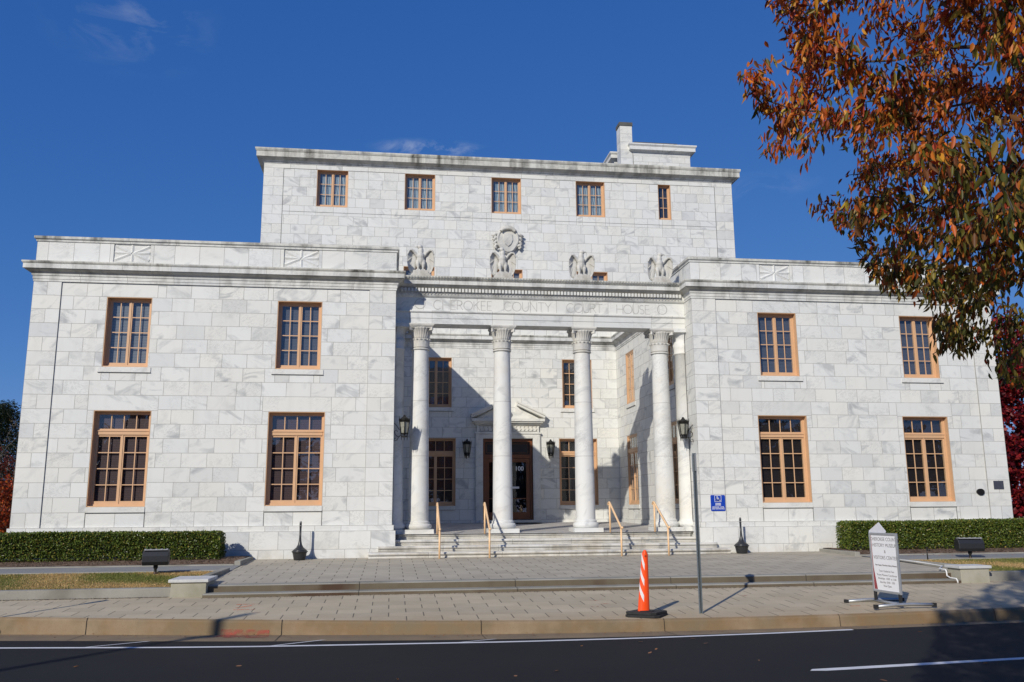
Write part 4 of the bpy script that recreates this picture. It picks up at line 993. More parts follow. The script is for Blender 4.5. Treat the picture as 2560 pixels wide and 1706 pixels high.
# ------------------------------------------------------------------ signs
blue = plain('sign_blue', srgb(18, 62, 168), .4, var=.03); white = plain('sign_white', (.74, .75, .76), .45, var=.03)
t = empty('accessibility_sign', (5.085, -.002, 1.36), label='blue square wheelchair access sign on the right wing wall beside the metal post', cat='sign')
def rrect(w_, h, r_, n=5):
    pts = []
    for cx_, cz_, a in ((w_/2-r_, h/2-r_, 0), (-w_/2+r_, h/2-r_, 90), (-w_/2+r_, -h/2+r_, 180), (w_/2-r_, -h/2+r_, 270)):
        pts += [(cx_+r_*math.cos(R(a+90*i/n)), cz_+r_*math.sin(R(a+90*i/n))) for i in range(n+1)]
    return pts
mb = MB(); mb.prism(rrect(.45, .47, .03), 'y', -.012, -.002); mb.build('plate', blue, t)
mb = MB(); Z = .12
def st2(pts, wd, y=-.0145):
    for (a, b), (c, d) in zip(pts[:-1], pts[1:]):
        A = Vector((a, b)); B = Vector((c, d)); e = (B-A)
        if e.length < 1e-6: continue
        e.normalize(); q = Vector((-e.y, e.x))*wd; A = A-e*wd*.5; B = B+e*wd*.5
        mb.face([(A.x-q.x, y, A.y-q.y), (B.x-q.x, y, B.y-q.y), (B.x+q.x, y, B.y+q.y), (A.x+q.x, y, A.y+q.y)])
st2([(-.10, Z-.085), (.10, Z-.085), (.10, Z+.10), (-.10, Z+.10), (-.10, Z-.085)], .006)
st2(arc(-.01, Z-.015, .05, .05, 120, 370, 20), .010); st2([(-.02, Z+.055), (-.015, Z+.0), (.035, Z+.0), (.055, Z-.05), (.075, Z-.045)], .010); st2([(-.018, Z+.03), (.02, Z+.03)], .008)
blob_pts = arc(-.02, Z+.075, .014, .014, 0, 360, 12); mb.face([(a, -.0145, b) for a, b in blob_pts[:-1]])
mb.build('wheelchair_symbol', white, t, fixn=False)
for k, (s_, zz, sz) in enumerate((('ACCESS', -.025, .045), ('ACCESS', -.075, .05), ('GROUND  LEVEL', -.135, .05), ('EAST ENTRANCE', -.185, .05))):
    if k == 0: 
        q = MB(); q.box(-.085, .085, -.0155, -.0135, -.035, -.012); q.build('bar', white, t); continue
    text_mesh('lettering', s_, sz, white, t, Matrix.Translation((0, -.0142, zz)) @ FACE_S, off=.0012)
def plaque(x, z, w_, h, rnd, label, nm):
    mb = MB(); pts = [(x+w_/2*math.cos(R(a)), z+h/2*math.sin(R(a))) for a in range(0, 360, 15)] if rnd else [(x-w_/2, z-h/2), (x+w_/2, z-h/2), (x+w_/2, z+h/2), (x-w_/2, z+h/2)]
    mb.prism(pts, 'y', -.018, -.001 if not rnd else .03); return mb.build(nm, plain(nm+'_metal', (.022, .02, .018) if rnd else (.10, .105, .125), .45, .5), None, label=label, cat='plaque', bevel=.004)
plaque(13.66, 1.65, .26, .20, True, 'small dark oval plaque on the right wing wall', 'oval_plaque')
plaque(14.29, 1.86, .34, .26, False, 'grey rectangular plaque near the right corner of the right wing', 'wall_plaque')
# perforated post
steel = plain('galvanised_steel', (.20, .235, .25), .5, .5, .15, 30)
px_, py_ = .775, -10.32; t = empty('sign_post', (px_, py_, SW(py_)), R(8), label='tall grey perforated metal post standing at the kerb', cat='post')
mb = MB()
for (a, b) in (((-.036, .012), (-.030, .0)), ((-.030, 0), (-.012, 0)), ((-.012, 0), (-.008, .03)), ((-.008, .03), (.008, .03)), ((.008, .03), (.012, 0)), ((.012, 0), (.030, 0)), ((.030, 0), (.036, .012))):
    mb.prism([a, b, (b[0], b[1]+.006), (a[0], a[1]+.006)], 'z', -.05, 2.77)
mb.build('channel', steel, t)
mb = MB()
for k in range(104):
    z = .05+k*.026; mb.prism([(.0055*math.cos(R(a)), z+.0055*math.sin(R(a))) for a in range(0, 360, 60)], 'y', .0275, .0295)
    mb.box(-.026, -.018, -.0015, -.0005, z-.004, z+.004)
mb.build('perforations', M['dark'], t)
mb = MB(); pl = rrect(.46, .30, .03); mb.prism([(b, a+2.60) for b, a in pl], 'x', -.0015, .0015); pm = mb.build('plate', plain('sign_back', (.42, .44, .45), .5, .4), t); pm.location = (.01, .04, 0); pm.rotation_euler.z = R(-17.6)
# traffic marker
t = empty('channelizer_cone', (-.235, -10.42, SW(-10.42)), label='orange and white striped traffic marker post on a black rubber base at the kerb', cat='traffic cone')
org = plain('orange_plastic', srgb(255, 84, 26), .38, var=.04, scale=4)
def lens(z): f = max(0, min(1, z/1.08)); return .108-.056*f, .070-.030*f
mb = MB(); rings = []; NZ = 16; NA = 24
for i in range(NZ+1):
    z = .09+(1.10-.09)*i/NZ; a, b = lens(z)
    if z > 1.03: k = math.sqrt(max(.0, 1-((z-1.03)/.075)**2)); a *= max(k, .15)
    rings.append([(a*math.cos(2*math.pi*j/NA)-.055+.055*z, b*math.sin(2*math.pi*j/NA), z) for j in range(NA)])
for i in range(NZ):
    for j in range(NA): k = (j+1) % NA; mb.face([rings[i][j], rings[i][k], rings[i+1][k], rings[i+1][j]], smooth=True)
mb.face(rings[-1]); mb.build('marker_body', org, t)
mb = MB()
def surf(ang, z, o=.004): a, b = lens(z); return ((a+o)*math.cos(ang)-.055+.055*z, (b+o)*math.sin(ang), z)
for z0 in (.20, .46, .72):   # slanting white bands on the left-front side
    n = 8
    for i in range(n):
        f0, f1 = i/n, (i+1)/n; A0, A1 = R(185+f0*75), R(185+f1*75)
        g = lambda f: z0+.26-.22*f
        mb.face([surf(A0, g(f0)-.0), surf(A1, g(f1)-.0), surf(A1, g(f1)-.0+min(.16, .16)*1.0-.05), surf(A0, g(f0)+.11-.0)], smooth=True)
mb.build('reflective_bands', plain('white_sheeting', (.72, .70, .70), .4, var=.1, scale=40), t)
mb = MB(); mb.prism([(.018*math.cos(R(a)), 1.0+.018*math.sin(R(a))) for a in range(0, 360, 30)], 'y', -.047, -.044); mb.build('handle_hole', plain('hole_shade', (.30, .04, .01), .6), t)
mb = MB()
for k, (r_, ro) in enumerate(((.385, 14), (.36, 6))):
    pts = [(r_*math.cos(R(a+ro)), r_*.80*math.sin(R(a+ro))) for a in (-8, 8, 82, 98, 172, 188, 262, 278)]; mb.prism(pts, 'z', .0+.045*k, .042+.045*k)
mb.lathe([(.14, .088), (.13, .10), (.12, .10)], 0, 0, 20)
mb.build('rubber_base', M['rubber'], t, bevel=.006)
# swinging notice board on H-base
bx, by, ba = 4.50, -9.90, R(-86); bz = SW(-9.86)
t = empty('sidewalk_sign', (bx, by, bz), ba, label='silver framed museum notice board on an H shaped metal base on the sidewalk', cat='sign')
alu = plain('silver_aluminium', (.42, .44, .46), .4, .5, .08, 20); W_, H0, H1 = .84, .215, 1.30
mb = MB()
for q in ((-W_/2, -W_/2+.045, H0, H1), (W_/2-.045, W_/2, H0, H1), (-W_/2+.045, W_/2-.045, H0, H0+.045), (-W_/2+.045, W_/2-.045, H1-.045, H1)): mb.box(q[0], q[1], -.018, .018, q[2], q[3])
mb.build('frame', alu, t, bevel=.006)
mb = MB(); mb.box(-W_/2+.04, W_/2-.04, -.008, .008, H0+.04, H1-.04); pan = mb.build('panel', plain('poster_white', (.82, .83, .84), .35, var=.02), t)
mb = MB(); xl = -W_/2+.05; mb.face([(xl, -.0095, H0+.05), (xl+.10, -.0095, H0+.05), (xl+.022, -.0095, H0+.45), (xl+.012, -.0095, H1-.05), (xl, -.0095, H1-.05)]); mb.build('red_stripe', plain('maroon_print', (.30, .055, .06), .5), pan, fixn=False)
ink = plain('grey_ink', (.25, .24, .24), .6, var=.05)
for s_, z, sz in (('Cherokee County', 1.155, .098), ('History Museum', 1.045, .098), ('&', .935, .09), ('Visitors Center', .82, .098), ('New Rogers Cherokee History Museum', .70, .043), ('Tours Guided at Two', .59, .056), ('Rotary Museum Courthouse', .52, .056), ('Weekdays  10:00  to  5:00', .455, .056), ('Saturday 10:00 - 3:00', .39, .056), ('Now Open', .325, .056)):
    body = s_.upper() if sz > .08 else s_
    text_mesh('lettering', body, sz*.92, ink, pan, Matrix.Translation((.035, -.0095, z)) @ FACE_S, off=.0 if sz > .05 else .001).scale.x = 1.0
mb = MB(); mb.prism([(-.40, 1.16), (.0, 1.20), (.06, 1.33), (-.14, 1.49), (-.46, 1.33), (-.45, .9)], 'y', .022, .034); mb.build('arrow_board', plain('white_board', (.66, .67, .70), .5, var=.03), t)
mb = MB(); yb_ = 0
mb.tube([(-.46, 0, .05), (.46, 0, .05)], .026, 4)
for sx in (-1, 1):
    k = sx*.46
    mb.tube([(k+.03, -.56, .045), (k, -.15, .06), (k, .15, .06), (k+.03, .56, .045)], .030, 4)
mb.build('base_bars', alu, t)
for sx in (-1, 1):
    for sy in (-1, 1):
        e = MB(); e.obox(Matrix.Translation((sx*.46+.03, sy*.585, .042)), .07, .06, .07); e.build('foot_cap', M['rubber'], t)
    e = MB(); e.box(sx*.37-.025, sx*.37+.025, -.02, .02, .06, H0+.01); e.build('spring_leg', M['rubber'], t)

# ------------------------------------------------------------------ foliage
def leaf_mat(name, rough=.5, trans=.35, dark=1.):
    t = NT(name); at = t.n('ShaderNodeAttribute', attribute_name='leafcol').outputs['Color']
    n = t.noise(t.geo(), 30, 2); c = t.mix(t.math('MULTIPLY', t.rng(n, .3, .7), .3), at, t.mix(.5, at, (.01, .01, .005, 1)))
    t.set(Base_Color=c, Roughness=rough); t.b.inputs['Specular IOR Level'].default_value = .35
    tr = t.n('ShaderNodeBsdfTranslucent'); t.t.links.new(c, tr.inputs[0]); m = t.n('ShaderNodeMixShader'); m.inputs[0].default_value = trans
    t.t.links.new(t.b.outputs[0], m.inputs[1]); t.t.links.new(tr.outputs[0], m.inputs[2]); t.t.links.new(m.outputs[0], t.out.inputs['Surface']); return t.m
M['leaf'] = leaf_mat('leaf', .45, .42); M['hedgeleaf'] = leaf_mat('hedge_leaf', .35, .2)
M['bark'] = plain('bark', (.055, .045, .04), .9, var=.4, scale=25); M['barkg'] = plain('grey_bark', (.15, .13, .115), .9, var=.3, scale=25)
def leaves(name, pos, col, length, width, parent=None, mat=None, droop=.7, shape='long', dirs=None, **k):
    """pos (N,3); col (N,3); every leaf is a small bent blade of its own"""
    N = len(pos); L = length*RNG.uniform(.65, 1.2, N); Wd = width*RNG.uniform(.7, 1.2, N)
    d = RNG.normal(size=(N, 3)); d /= np.linalg.norm(d, axis=1)[:, None]
    if dirs is not None: d = d*.8+dirs
    d[:, 2] -= droop*1.4*RNG.uniform(.3, 1.3, N); d /= np.linalg.norm(d, axis=1)[:, None]
    r = RNG.normal(size=(N, 3)); s = np.cross(d, r); s /= np.linalg.norm(s, axis=1)[:, None]+1e-9; nrm = np.cross(s, d)
    if shape == 'long': prof = [(0, 0, 0), (.28, .9, .06), (.62, .8, .05), (1, 0, -.10)]
    else: prof = [(0, 0, 0), (.3, 1, .08), (.7, .9, .06), (1, 0, 0)]
    vs = []
    def P(a, b, c): return pos+d*(L*a)[:, None]+s*(Wd*.5*b)[:, None]+nrm*(L*c)[:, None]
    pts = [P(0, 0, 0), P(prof[1][0], prof[1][1], prof[1][2]), P(prof[2][0], prof[2][1], prof[2][2]), P(1, 0, prof[3][2]), P(prof[2][0], -prof[2][1], prof[2][2]), P(prof[1][0], -prof[1][1], prof[1][2])]
    V = np.stack(pts, 1).reshape(-1, 3)
    me = bpy.data.meshes.new(name); me.vertices.add(6*N); me.vertices.foreach_set('co', V.ravel().astype(np.float32))
    # two quads folded on the midrib
    idx = np.arange(N)[:, None]*6+np.array([[0, 1, 2, 3, 0, 3, 4, 5]]); me.loops.add(8*N); me.loops.foreach_set('vertex_index', idx.ravel().astype(np.int32))
    me.polygons.add(2*N); me.polygons.foreach_set('loop_start', (np.arange(2*N)*4).astype(np.int32)); me.update(calc_edges=True)
    at = me.attributes.new('leafcol', 'FLOAT_COLOR', 'FACE'); cc = np.ones((2*N, 4), np.float32); cc[:, :3] = np.repeat(col, 2, axis=0); at.data.foreach_set('color', cc.ravel())
    me.materials.append(mat or M['leaf']); o = bpy.data.objects.new(name, me); COL.objects.link(o)
    if parent: o.parent = parent
    return tag(o, **k)
def pick(cols, wts, n): 
    c = np.array(cols)[RNG.choice(len(cols), n, p=np.array(wts)/sum(wts))]; return c*RNG.uniform(.7, 1.45, (n, 1))
def tubes_np(name, segs, parent, mat):
    """segs: list of (p0,p1,r0,r1)"""
    mb = MB()
    for p0, p1, r0, r1 in segs:
        n = 3 if r0 < .012 else (5 if r0 < .05 else 9)
        mb.tube([p0, p1], [r0, r1], n, cap=False)
    return mb.build(name, mat, parent, fixn=False)
def colonize(base, trunk_pts, pts, step, kill, infl, iters=120, up=.0, cap_n=6000):
    nodes = [np.array(p, float) for p in trunk_pts]; par = [-1]+list(range(len(trunk_pts)-1)); att = pts.copy()
    NP = np.array(nodes)
    near = np.full(len(att), -1); nd = np.full(len(att), 1e9)
    def upd(start):
        nonlocal near, nd
        q = np.array(nodes[start:]); 
        for a in range(0, len(q), 400):
            D = np.linalg.norm(att[:, None]-q[None, a:a+400], axis=2); m = D.argmin(1); v = D[np.arange(len(att)), m]; b = v < nd; near[b] = start+a+m[b]; nd[b] = v[b]
    upd(0)
    for it in range(iters):
        act = nd < infl
        if it < 25: act = nd < infl*3
        if not act.any(): break
        new = []; start = len(nodes); ids = near[act]; A = att[act]
        for i in np.unique(ids):
            v = A[ids == i]-nodes[i]; v /= np.linalg.norm(v, axis=1)[:, None]+1e-9; d = v.sum(0)+RNG.normal(size=3)*.12; d[2] += up; n_ = np.linalg.norm(d)
            if n_ < 1e-3: continue
            nodes.append(nodes[i]+d/n_*step); par.append(int(i))
        if len(nodes) == start or len(nodes) > cap_n: break
        upd(start); keep = nd > kill; att = att[keep]; near = near[keep]; nd = nd[keep]
        if len(att) == 0: break
    return nodes, par
def tree(name, base, fork, crown_pts, step, leafn, colf, leaf, mat_bark, label, cat='tree', group=None, tip=.004, expo=2.3, twig_leaf=.14, droop=.7, trunk_r=None, infl=None, kill=None, up=0., shape='long', leafrad=None, mat=None, cap_n=6000, leafmask=None, along=.8):
    root = empty(name, base, label=label, cat=cat, group=group); B = np.array(base); n = 7
    tp = [B+(np.array(fork)-B)*i/n+np.array([0.04*math.sin(i*1.3), .04*math.cos(i*1.7), 0])*(0 < i) for i in range(n+1)]
    nodes, par = colonize(B, tp, crown_pts, step, kill or step*1.6, infl or step*5, up=up, cap_n=cap_n)
    N = len(nodes); ch = [0]*N; w_ = [0.]*N
    for i in range(N): 
        if par[i] >= 0: ch[par[i]] += 1
    for i in range(N-1, -1, -1):
        if ch[i] == 0: w_[i] = tip**expo
        if par[i] >= 0: w_[par[i]] += w_[i]
    rad = [x**(1/expo) for x in w_]
    if trunk_r: sc_ = trunk_r/rad[0]; rad = [max(tip, r*(1+(sc_-1)*min(1, (r/rad[0])**.35))) if r > tip*2 else r for r in rad]
    segs = [(nodes[par[i]]-B, nodes[i]-B, rad[par[i]] if ch[par[i]] == 1 else min(rad[par[i]], rad[i]*1.25), rad[i]) for i in range(1, N)]
    big = [s for s in segs if s[2] > rad[0]*.55] or segs[:n]; small = [s for s in segs if not s[2] > rad[0]*.55]
    tubes_np('trunk', big, root, mat_bark); tubes_np('branches', small, root, mat_bark)
    thin = [i for i in range(N) if rad[i] < tip*3.2 and i > n]; thin = np.array(thin); P = np.array(nodes)[thin]; Pp = np.array(nodes)[np.array(par)[thin]]
    k = RNG.integers(0, len(thin), leafn); f = RNG.uniform(0, 1, (leafn, 1)); pos = P[k]*f+Pp[k]*(1-f)+RNG.normal(size=(leafn, 3))*(leafrad or twig_leaf*.5)
    if leafmask is not None: mk_ = leafmask(pos); pos = pos[mk_]; k = k[mk_]
    dr = (P-Pp); dr /= np.linalg.norm(dr, axis=1)[:, None]+1e-9
    leaves('foliage', pos-B, colf(pos), leaf[0], leaf[1], root, mat, droop, shape, dirs=dr[k]*along)
    return root, nodes, par
def ell_pts(c, r, n, shell=.0, cut=None):
    out = np.empty((0, 3)); c = np.array(c); r = np.array(r)
    while len(out) < n:
        p = RNG.uniform(-1, 1, (n*3, 3)); q = np.linalg.norm(p, axis=1); p = p[(q < 1) & (q > shell)]*r+c
        if cut is not None: p = p[cut(p)]
        out = np.vstack([out, p])
    return out[:n]
def lump(p, s, seed):
    r_ = np.random.default_rng(seed); v = 0
    for _ in range(5): k = r_.normal(size=3)*s; v = v+np.sin(p@k+r_.uniform(0, 6))
    return v/5
# near street tree, crown overhanging from the right
TC_ = np.array([-.15, -23.6, 5.4])
def near_cut(p, ext=.10):
    q = p-TC_; rr = np.hypot(q[:, 0], q[:, 1]); h = p[:, 2]
    low = 1.97-.4*ext+np.clip(rr-2.9, 0, 9)*1.2+.18*lump(p, 2.4, 3)
    R_ = 3.28-np.clip(3.0-h, 0, 2)*.48-np.clip(h-6.2, 0, 9)*.42+.16*lump(p, 1.9, 9)+ext-.05
    dc = np.linalg.norm(p-np.array(CAM), axis=1); sh = p[:, 0]-.68*p[:, 1]
    return (h > low) & (rr < R_) & (lump(p, 3.2, 21) > -.72) & (dc > 2.7) & ((sh > 12.1) | (h < 4.2))
cp_ = ell_pts(TC_, (3.8, 3.8, 5.4), 13000, cut=near_cut)
def near_col(p):
    n = len(p); h = np.clip((p[:, 2]-2.05)/1.15+RNG.normal(size=n)*.25+.35*lump(p, 1.6, 5), 0, 1)
    red = pick([(.50, .11, .018), (.60, .18, .024), (.36, .05, .016), (.64, .30, .035), (.18, .06, .015), (.48, .34, .04)], [4.5, 4, 3, 1.6, 2, .7], n)
    grn = pick([(.12, .11, .018), (.07, .075, .014), (.20, .16, .025), (.34, .21, .04), (.17, .07, .02)], [3, 2.5, 2, 1.3, 2], n)
    m = (RNG.uniform(size=n) < h)[:, None]; return np.where(m, red, grn)
random.seed(3)
tree('street_tree', (.15, -23.7, -.66), (.1, -23.7, 1.35), cp_, .125, 520000, near_col, (.050, .0165), M['bark'], 'large street tree with orange, red and olive autumn leaves overhanging from the right', trunk_r=.13, tip=.0022, twig_leaf=.07, kill=.155, infl=.75, up=.05, droop=1.3, cap_n=24000, leafmask=lambda p: near_cut(p, 0.)|(p[:, 2] > 5), along=.5)
# crimson maple behind the right wing
RT = np.array([18.6, 6.5, 4.4])
def red_col(p): return pick([(.22, .012, .02), (.32, .02, .022), (.12, .008, .018), (.40, .05, .03), (.07, .01, .02)], [4, 3, 3, 1, 2], len(p))
tree('maple_tree', (18.8, 6.5, -.1), (18.7, 6.4, 1.2), ell_pts(RT, (3.6, 3.4, 4.6), 1400, cut=lambda p: (p[:, 2] > .7) & (lump(p, 1.5, 4) > -.5)), .35, 42000, red_col, (.16, .12), M['bark'], 'crimson leaved maple standing behind the right end of the courthouse', tip=.008, trunk_r=.16, kill=.5, infl=2.2, droop=.4, shape='round', leafrad=.16)
# left side: dark evergreen, bare tree, orange shrub
def ever_col(p): return pick([(.018, .032, .014), (.012, .022, .010), (.03, .045, .016)], [3, 2, 1], len(p))
def evergreen(base, h, r, label, n=22000):
    root = empty('evergreen_tree', base, label=label, cat='tree', group='dark evergreens left of the courthouse'); mb = MB(); mb.tube([(0, 0, 0), (0, 0, h*.55), (0, 0, h*.98)], [.2, .12, .02], 9); mb.build('trunk', M['bark'], root)
    P = []; D = []; bm = MB()
    for k in range(90):
        z = h*(.10+.88*(k/90)**.9); a = k*2.4; R_ = r*(1-(z/h))**.75*random.uniform(.7, 1.15)+.2
        tip_ = Vector((R_*math.cos(a), R_*math.sin(a), z+.12*R_)); bm.tube([(0, 0, z), tuple(tip_*.5+Vector((0, 0, z*.5+.05))), tuple(tip_)], [.03, .018, .006], 4, cap=False)
        for _ in range(n//90):
            f = random.random()**.6; q = Vector((0, 0, z)).lerp(tip_, f); s = .10+.28*(1-f*.6); P.append((q.x+random.gauss(0, s), q.y+random.gauss(0, s), q.z+random.gauss(-.06, s*.55))); D.append((math.cos(a), math.sin(a), .1))
    bm.build('branches', M['bark'], root, fixn=False); P = np.array(P); leaves('foliage', P, ever_col(P), .16, .035, root, None, .3, dirs=np.array(D)); return root
evergreen((-22.3, 17, -.1), 6.3, 2.4, 'dark evergreen tree left of the courthouse, at the left edge of the photo')
evergreen((-25.5, 13, -.1), 8.0, 2.8, 'taller dark evergreen farther left, mostly outside the photo')
tree('bare_tree', (-20.6, 14.5, -.1), (-20.5, 14.4, 1.6), ell_pts((-20.3, 14.2, 3.4), (1.9, 1.9, 2.3), 420), .22, 900, lambda p: pick([(.12, .07, .03), (.08, .05, .02)], [1, 1], len(p)), (.09, .04), M['barkg'], 'thin nearly bare tree beside the left corner of the courthouse', tip=.006, kill=.3, infl=1.6)
def sh_col(p): return pick([(.36, .05, .015), (.45, .12, .02), (.20, .03, .015), (.10, .03, .015)], [3, 2, 2, 2], len(p))
tree('autumn_shrub', (-17.9, 6.5, -.1), (-17.9, 6.5, .3), ell_pts((-17.8, 6.3, 1.35), (1.5, 1.5, 1.25), 420), .2, 8500, sh_col, (.10, .06), M['barkg'], 'orange red autumn shrub beside the left corner of the courthouse', 'shrub', tip=.006, kill=.28, infl=1.2, shape='round', leafrad=.10)
tree('autumn_shrub', (-19.6, 9.5, -.1), (-19.6, 9.5, .5), ell_pts((-19.5, 9.3, 2.2), (1.7, 1.7, 1.5), 420), .22, 7000, lambda p: pick([(.10, .014, .012), (.16, .03, .015), (.05, .02, .012)], [3, 2, 2], len(p)), (.10, .06), M['barkg'], 'dark red taller shrub behind the orange one at the left edge', 'shrub', tip=.006, kill=.28, infl=1.2, shape='round', leafrad=.10)
# clipped hedges
def hedge(x0, x1, y0, y1, z0, z1, label):
    root = empty('hedge', ((x0+x1)/2, (y0+y1)/2, z0), label=label, cat='hedge', group='clipped green hedges along the wing walls'); O = np.array([(x0+x1)/2, (y0+y1)/2, z0])
    core = MB(); nx = int((x1-x0)/.12); 
    core.box(x0-O[0]+.12, x1-O[0]-.12, y0-O[1]+.12, y1-O[1]-.12, .10, z1-z0-.10); core.build('dark_core', plain('hedge_inside', (.012, .014, .007), 1.), root)  # plain dark box stands in for the shade among the inner leaves
    area = [((x1-x0)*(z1-z0), 'f'), ((x1-x0)*(y1-y0), 't'), ((y1-y0)*(z1-z0), 'l'), ((y1-y0)*(z1-z0), 'r')]; P = []
    for A, k in area:
        n = int(A*2900); u = RNG.uniform(0, 1, n); v = RNG.uniform(0, 1, n); dp = np.abs(RNG.normal(size=n))*.06
        X = x0+(x1-x0)*u; Y = y0+(y1-y0)*v; Zz = z0+(z1-z0)*v
        if k == 'f': p = np.stack([X, y0+dp, Zz], 1)
        elif k == 't': p = np.stack([X, Y, z1-dp], 1)
        elif k == 'l': p = np.stack([x0+dp, y0+(y1-y0)*u, Zz], 1)
        else: p = np.stack([x1-dp, y0+(y1-y0)*u, Zz], 1)
        P.append(p)
    P = np.vstack(P); P += .03*np.stack([lump(P, 3, 1), lump(P, 3, 2), lump(P, 2.5, 3)], 1)*np.array([1, 1, 1.2])
    # rounded ends and slightly thin foot
    for xe, sg in ((x0, 1), (x1, -1)):
        dxe = (P[:, 0]-xe)*sg; m = (dxe < .22); top_ = np.clip((P[:, 2]-z1+.22)/.22, 0, 1); P[m, 0] += sg*(top_[m]**2)*.11*(1-dxe[m]/.22)
    P = P[(P[:, 2] > z0+.05) | (RNG.uniform(size=len(P)) < .4)]
    up_ = np.clip((P[:, 2]-z0)/(z1-z0), 0, 1)
    c = pick([(.10, .145, .022), (.06, .095, .017), (.15, .18, .03), (.22, .20, .04), (.30, .23, .05)], [5, 5, 3, 1, .35], len(P))
    leaves('foliage', P-O, c, .052, .030, root, M['hedgeleaf'], .0, 'round'); return root
hedge(-22, -8.97, -1.42, -.62, -.01, .70, 'long clipped green hedge in front of the left wing, under its windows')
hedge(8.42, 24, -1.42, -.62, .0, .80, 'long clipped green hedge in front of the right wing, behind the notice board')
# grass blades, mulch chips, fallen leaves: uncountable
def blades(name, x0, x1, y0, y1, zf, n, label):
    X = RNG.uniform(x0, x1, n); Y = RNG.uniform(y0, y1, n); p = np.stack([X, Y, zf(Y)-.004], 1)
    g = (lump(p*np.array([1, 1, 0]), 1.2, 8)+RNG.normal(size=n)*.25) > .0
    a = pick([(.085, .10, .022), (.12, .125, .03)], [1, 1], n)*2.1; b = pick([(.66, .46, .20), (.54, .36, .16), (.72, .56, .28)], [2, 2, 1], n)
    leaves(name, p, np.where(g[:, None], a, b), .042, .009, None, M['leaf'], -1.3, kind='stuff', label=label, cat='grass')
ZL = lambda y: -.255+(y+6.74)/3.19*.09
blades('grass', -16, -8.52, -6.72, -3.6, ZL, 60000, 'green and straw coloured winter grass of the left lawn')
blades('grass', 8.5, 17, -6.72, -3.6, ZL, 50000, 'green and straw coloured winter grass of the right lawn')
def chips(name, regs, n, cols, size, label, cat):
    P = []
    for (x0, x1, y0, y1, zf) in regs:
        X = RNG.uniform(x0, x1, n); Y = RNG.uniform(y0, y1, n) if not callable(y0) else np.array([y0(x) for x in X])+RNG.normal(size=n)*y1; P.append(np.stack([X, Y, np.array([zf(y) for y in Y])+.004], 1))
    P = np.vstack(P); o = leaves(name, P, pick(cols, [1]*len(cols), len(P)), size, size*.5, None, M['leaf'], .05, 'round', kind='stuff', label=label, cat=cat)
    me = o.data; co = np.empty(len(me.vertices)*3, np.float32); me.vertices.foreach_get('co', co); co = co.reshape(-1, 3); base = np.repeat(P[:, 2], 6); co[:, 2] = base+np.abs(co[:, 2]-base)*.25; me.vertices.foreach_set('co', co.ravel()); me.update(); return o
BZ = lambda y: min(.012, -.085+(y+2.09)/.79*.095)+.006
chips('bark_chips', [(-16, -8.5, -2.06, -.9, BZ), (8.3, 16.5, -2.06, -.9, BZ)], 5000, [(.14, .09, .06), (.24, .17, .12), (.08, .05, .035), (.30, .24, .18)], .05, 'brown bark chips in the hedge beds', 'mulch')
chips('fallen_leaves', [(-11, 7, lambda x: (kt(x)-.35), .12, lambda y: -.768)], 220, [(.30, .12, .04), (.20, .09, .04), (.36, .20, .08), (.12, .06, .04)], .045, 'small dry leaves scattered along the gutter', 'leaves')
chips('fallen_leaves', [(-9, 6, -17, -11.9, lambda y: -.745)], 34, [(.42, .20, .09), (.34, .15, .06)], .085, 'dry leaves scattered over the dark road', 'leaves')
chips('fallen_leaves', [(8.2, 14, -3.4, -2.0, lambda y: -.10), (8.4, 15, -6.9, -3.6, ZL)], 60, [(.40, .10, .03), (.34, .16, .05)], .06, 'fallen autumn leaves on the right lawn and path', 'leaves')
chips('gravel', [(-12.5, -8.9, -7.03, -6.97, lambda y: SW(y)), (-8.1, 7.8, -7.30, -7.22, lambda y: SW(y))], 1100, [(.13, .10, .09), (.07, .055, .05), (.26, .23, .20)], .035, 'dark grit collected at the foot of the low walls and steps', 'grit')
# clay spray marks
mk = NT('orange_marking_paint'); n_ = mk.noise(mk.obj(), 14, 5, .7); mk.set(Base_Color=(.75, .16, .07, 1), Roughness=.8, Alpha=mk.rng(n_, .46, .60)); mk2 = NT('red_marking_paint'); n_ = mk2.noise(mk2.obj(), 6, 4, .5); mk2.set(Base_Color=(.46, .08, .06, 1), Roughness=.8, Alpha=mk2.rng(n_, .44, .66, 0, .7))
mb = MB()
def dash(x, y, dx, dy, m, wd=.028):
    L = math.hypot(dx, dy); nx, ny = -dy/L*wd, dx/L*wd; z = lambda yy: SW(yy)+.0045
    mb.face([(x-nx, y-ny, z(y-ny)), (x+dx-nx, y+dy-ny, z(y+dy-ny)), (x+dx+nx, y+dy+ny, z(y+dy+ny)), (x+nx, y+ny, z(y+ny))], m)
for q in ((-7.4, -8.15, .45, .03, 0), (-7.35, -8.55, .25, .25, 0), (-7.35, -8.75, .38, -.02, 0), (-7.15, -9.15, .32, .06, 1), (-7.12, -8.98, .1, -.12, 1), (-.75, -9.0, .2, .01, 0), (-.8, -8.6, .15, .01, 0), (-4.6, -10.25, .35, 0, 1), (-.95, -9.3, .14, .0, 1), (3.75, -9.9, .2, .02, 0), (2.3, -8.4, .12, .02, 1), (-.2, -9.7, .12, .05, 1)): dash(*q)
x = -7.0
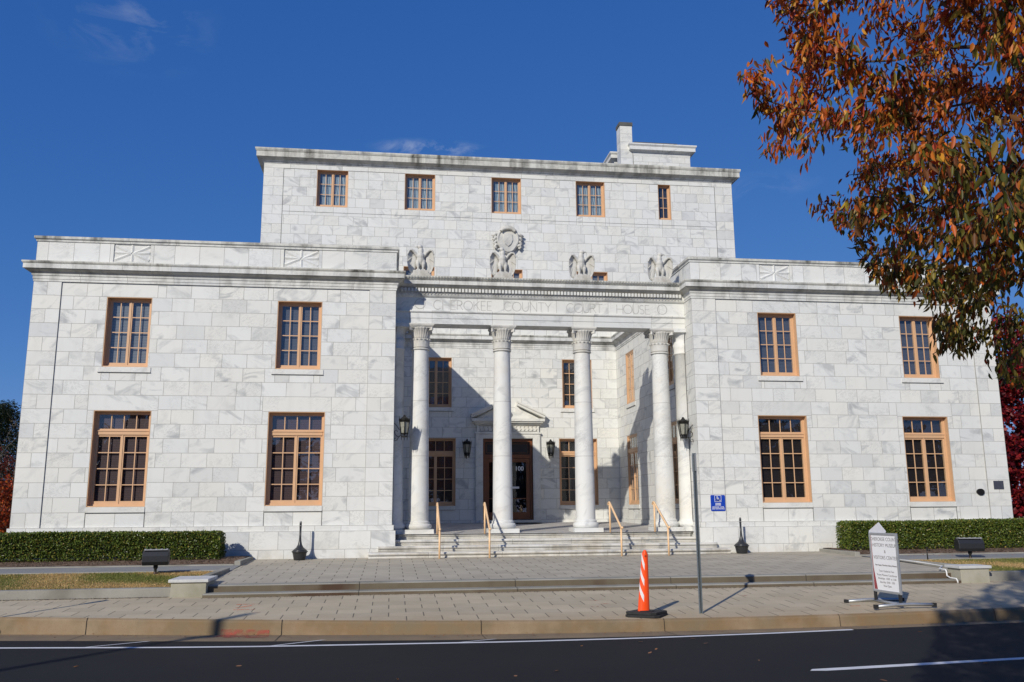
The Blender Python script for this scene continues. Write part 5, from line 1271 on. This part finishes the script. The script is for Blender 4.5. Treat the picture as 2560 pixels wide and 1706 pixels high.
mb.face([(x-.35, kt(x-.35)-.072, -.775), (x+.45, kt(x+.45)-.072, -.775), (x+.45, kt(x+.45)-.062, -.70), (x-.35, kt(x-.35)-.062, -.69)], 1)
mb.face([(x-.5, kt(x-.5)-.50, -.762), (x+.5, kt(x+.5)-.50, -.762), (x+.45, kt(x+.45)-.10, -.776), (x-.3, kt(x-.3)-.10, -.776)], 1)
mb.build('survey_marks', [mk.m, mk2.m], None, fixn=False, kind='structure')

# ------------------------------------------------------------------ what stands behind and beside the camera (reflections and cast shadows)
t = empty('utility_pole', (-16.5, -23.2, -.62), label='tall wooden utility pole across the road, outside the photo, whose shadow crosses the kerb', cat='pole')
mb = MB(); mb.tube([(0, 0, 0), (0, 0, 9.2)], [.12, .09], 12); mb.build('shaft', M['barkg'], t)
mb = MB(); mb.box(-.25, .25, -.05, .05, 8.3, 8.40); mb.build('crossarm', M['barkg'], t)

def bg_col(p): return pick([(.05, .045, .02), (.09, .05, .02), (.035, .04, .015), (.12, .05, .02)], [3, 2, 3, 1], len(p))
for i, (x, y, r, h) in enumerate(((-38, -52, 6, 10), (-27, -56, 5.5, 9), (-17, -50, 6, 8.5), (-6, -57, 6, 9.5), (6, -52, 5.5, 8), (17, -55, 6, 9.5), (29, -52, 6, 10), (-50, -48, 7, 11), (42, -54, 7, 10))):  # unseen trees added so that the lower panes reflect something dark
    tree('reflection_tree', (x, y, -1), (x, y, 1.5), ell_pts((x, y, h*.52), (r, r*.8, h*.52), 260, cut=lambda p: p[:, 2] > .4), .7, 5200, bg_col, (.62, .42), M['bark'], 'broad brown green tree added unseen behind the camera to darken window reflections', group='unseen trees added behind the camera for window reflections', tip=.02, kill=1.0, infl=4.5, droop=.3, shape='round', leafrad=.45)

t = empty('post', (-11.42, -9.38, SW(-9.38)), label='dark short post standing on the sidewalk at the left edge of the photo', cat='post')
mb = MB(); mb.lathe([(.13, 0), (.13, .02), (.06, .05), (.035, .08), (.03, 1.2), (.06, 1.24), (.07, 1.42), (.05, 1.5)], 0, 0, 14); mb.build('shaft', M['iron'], t)
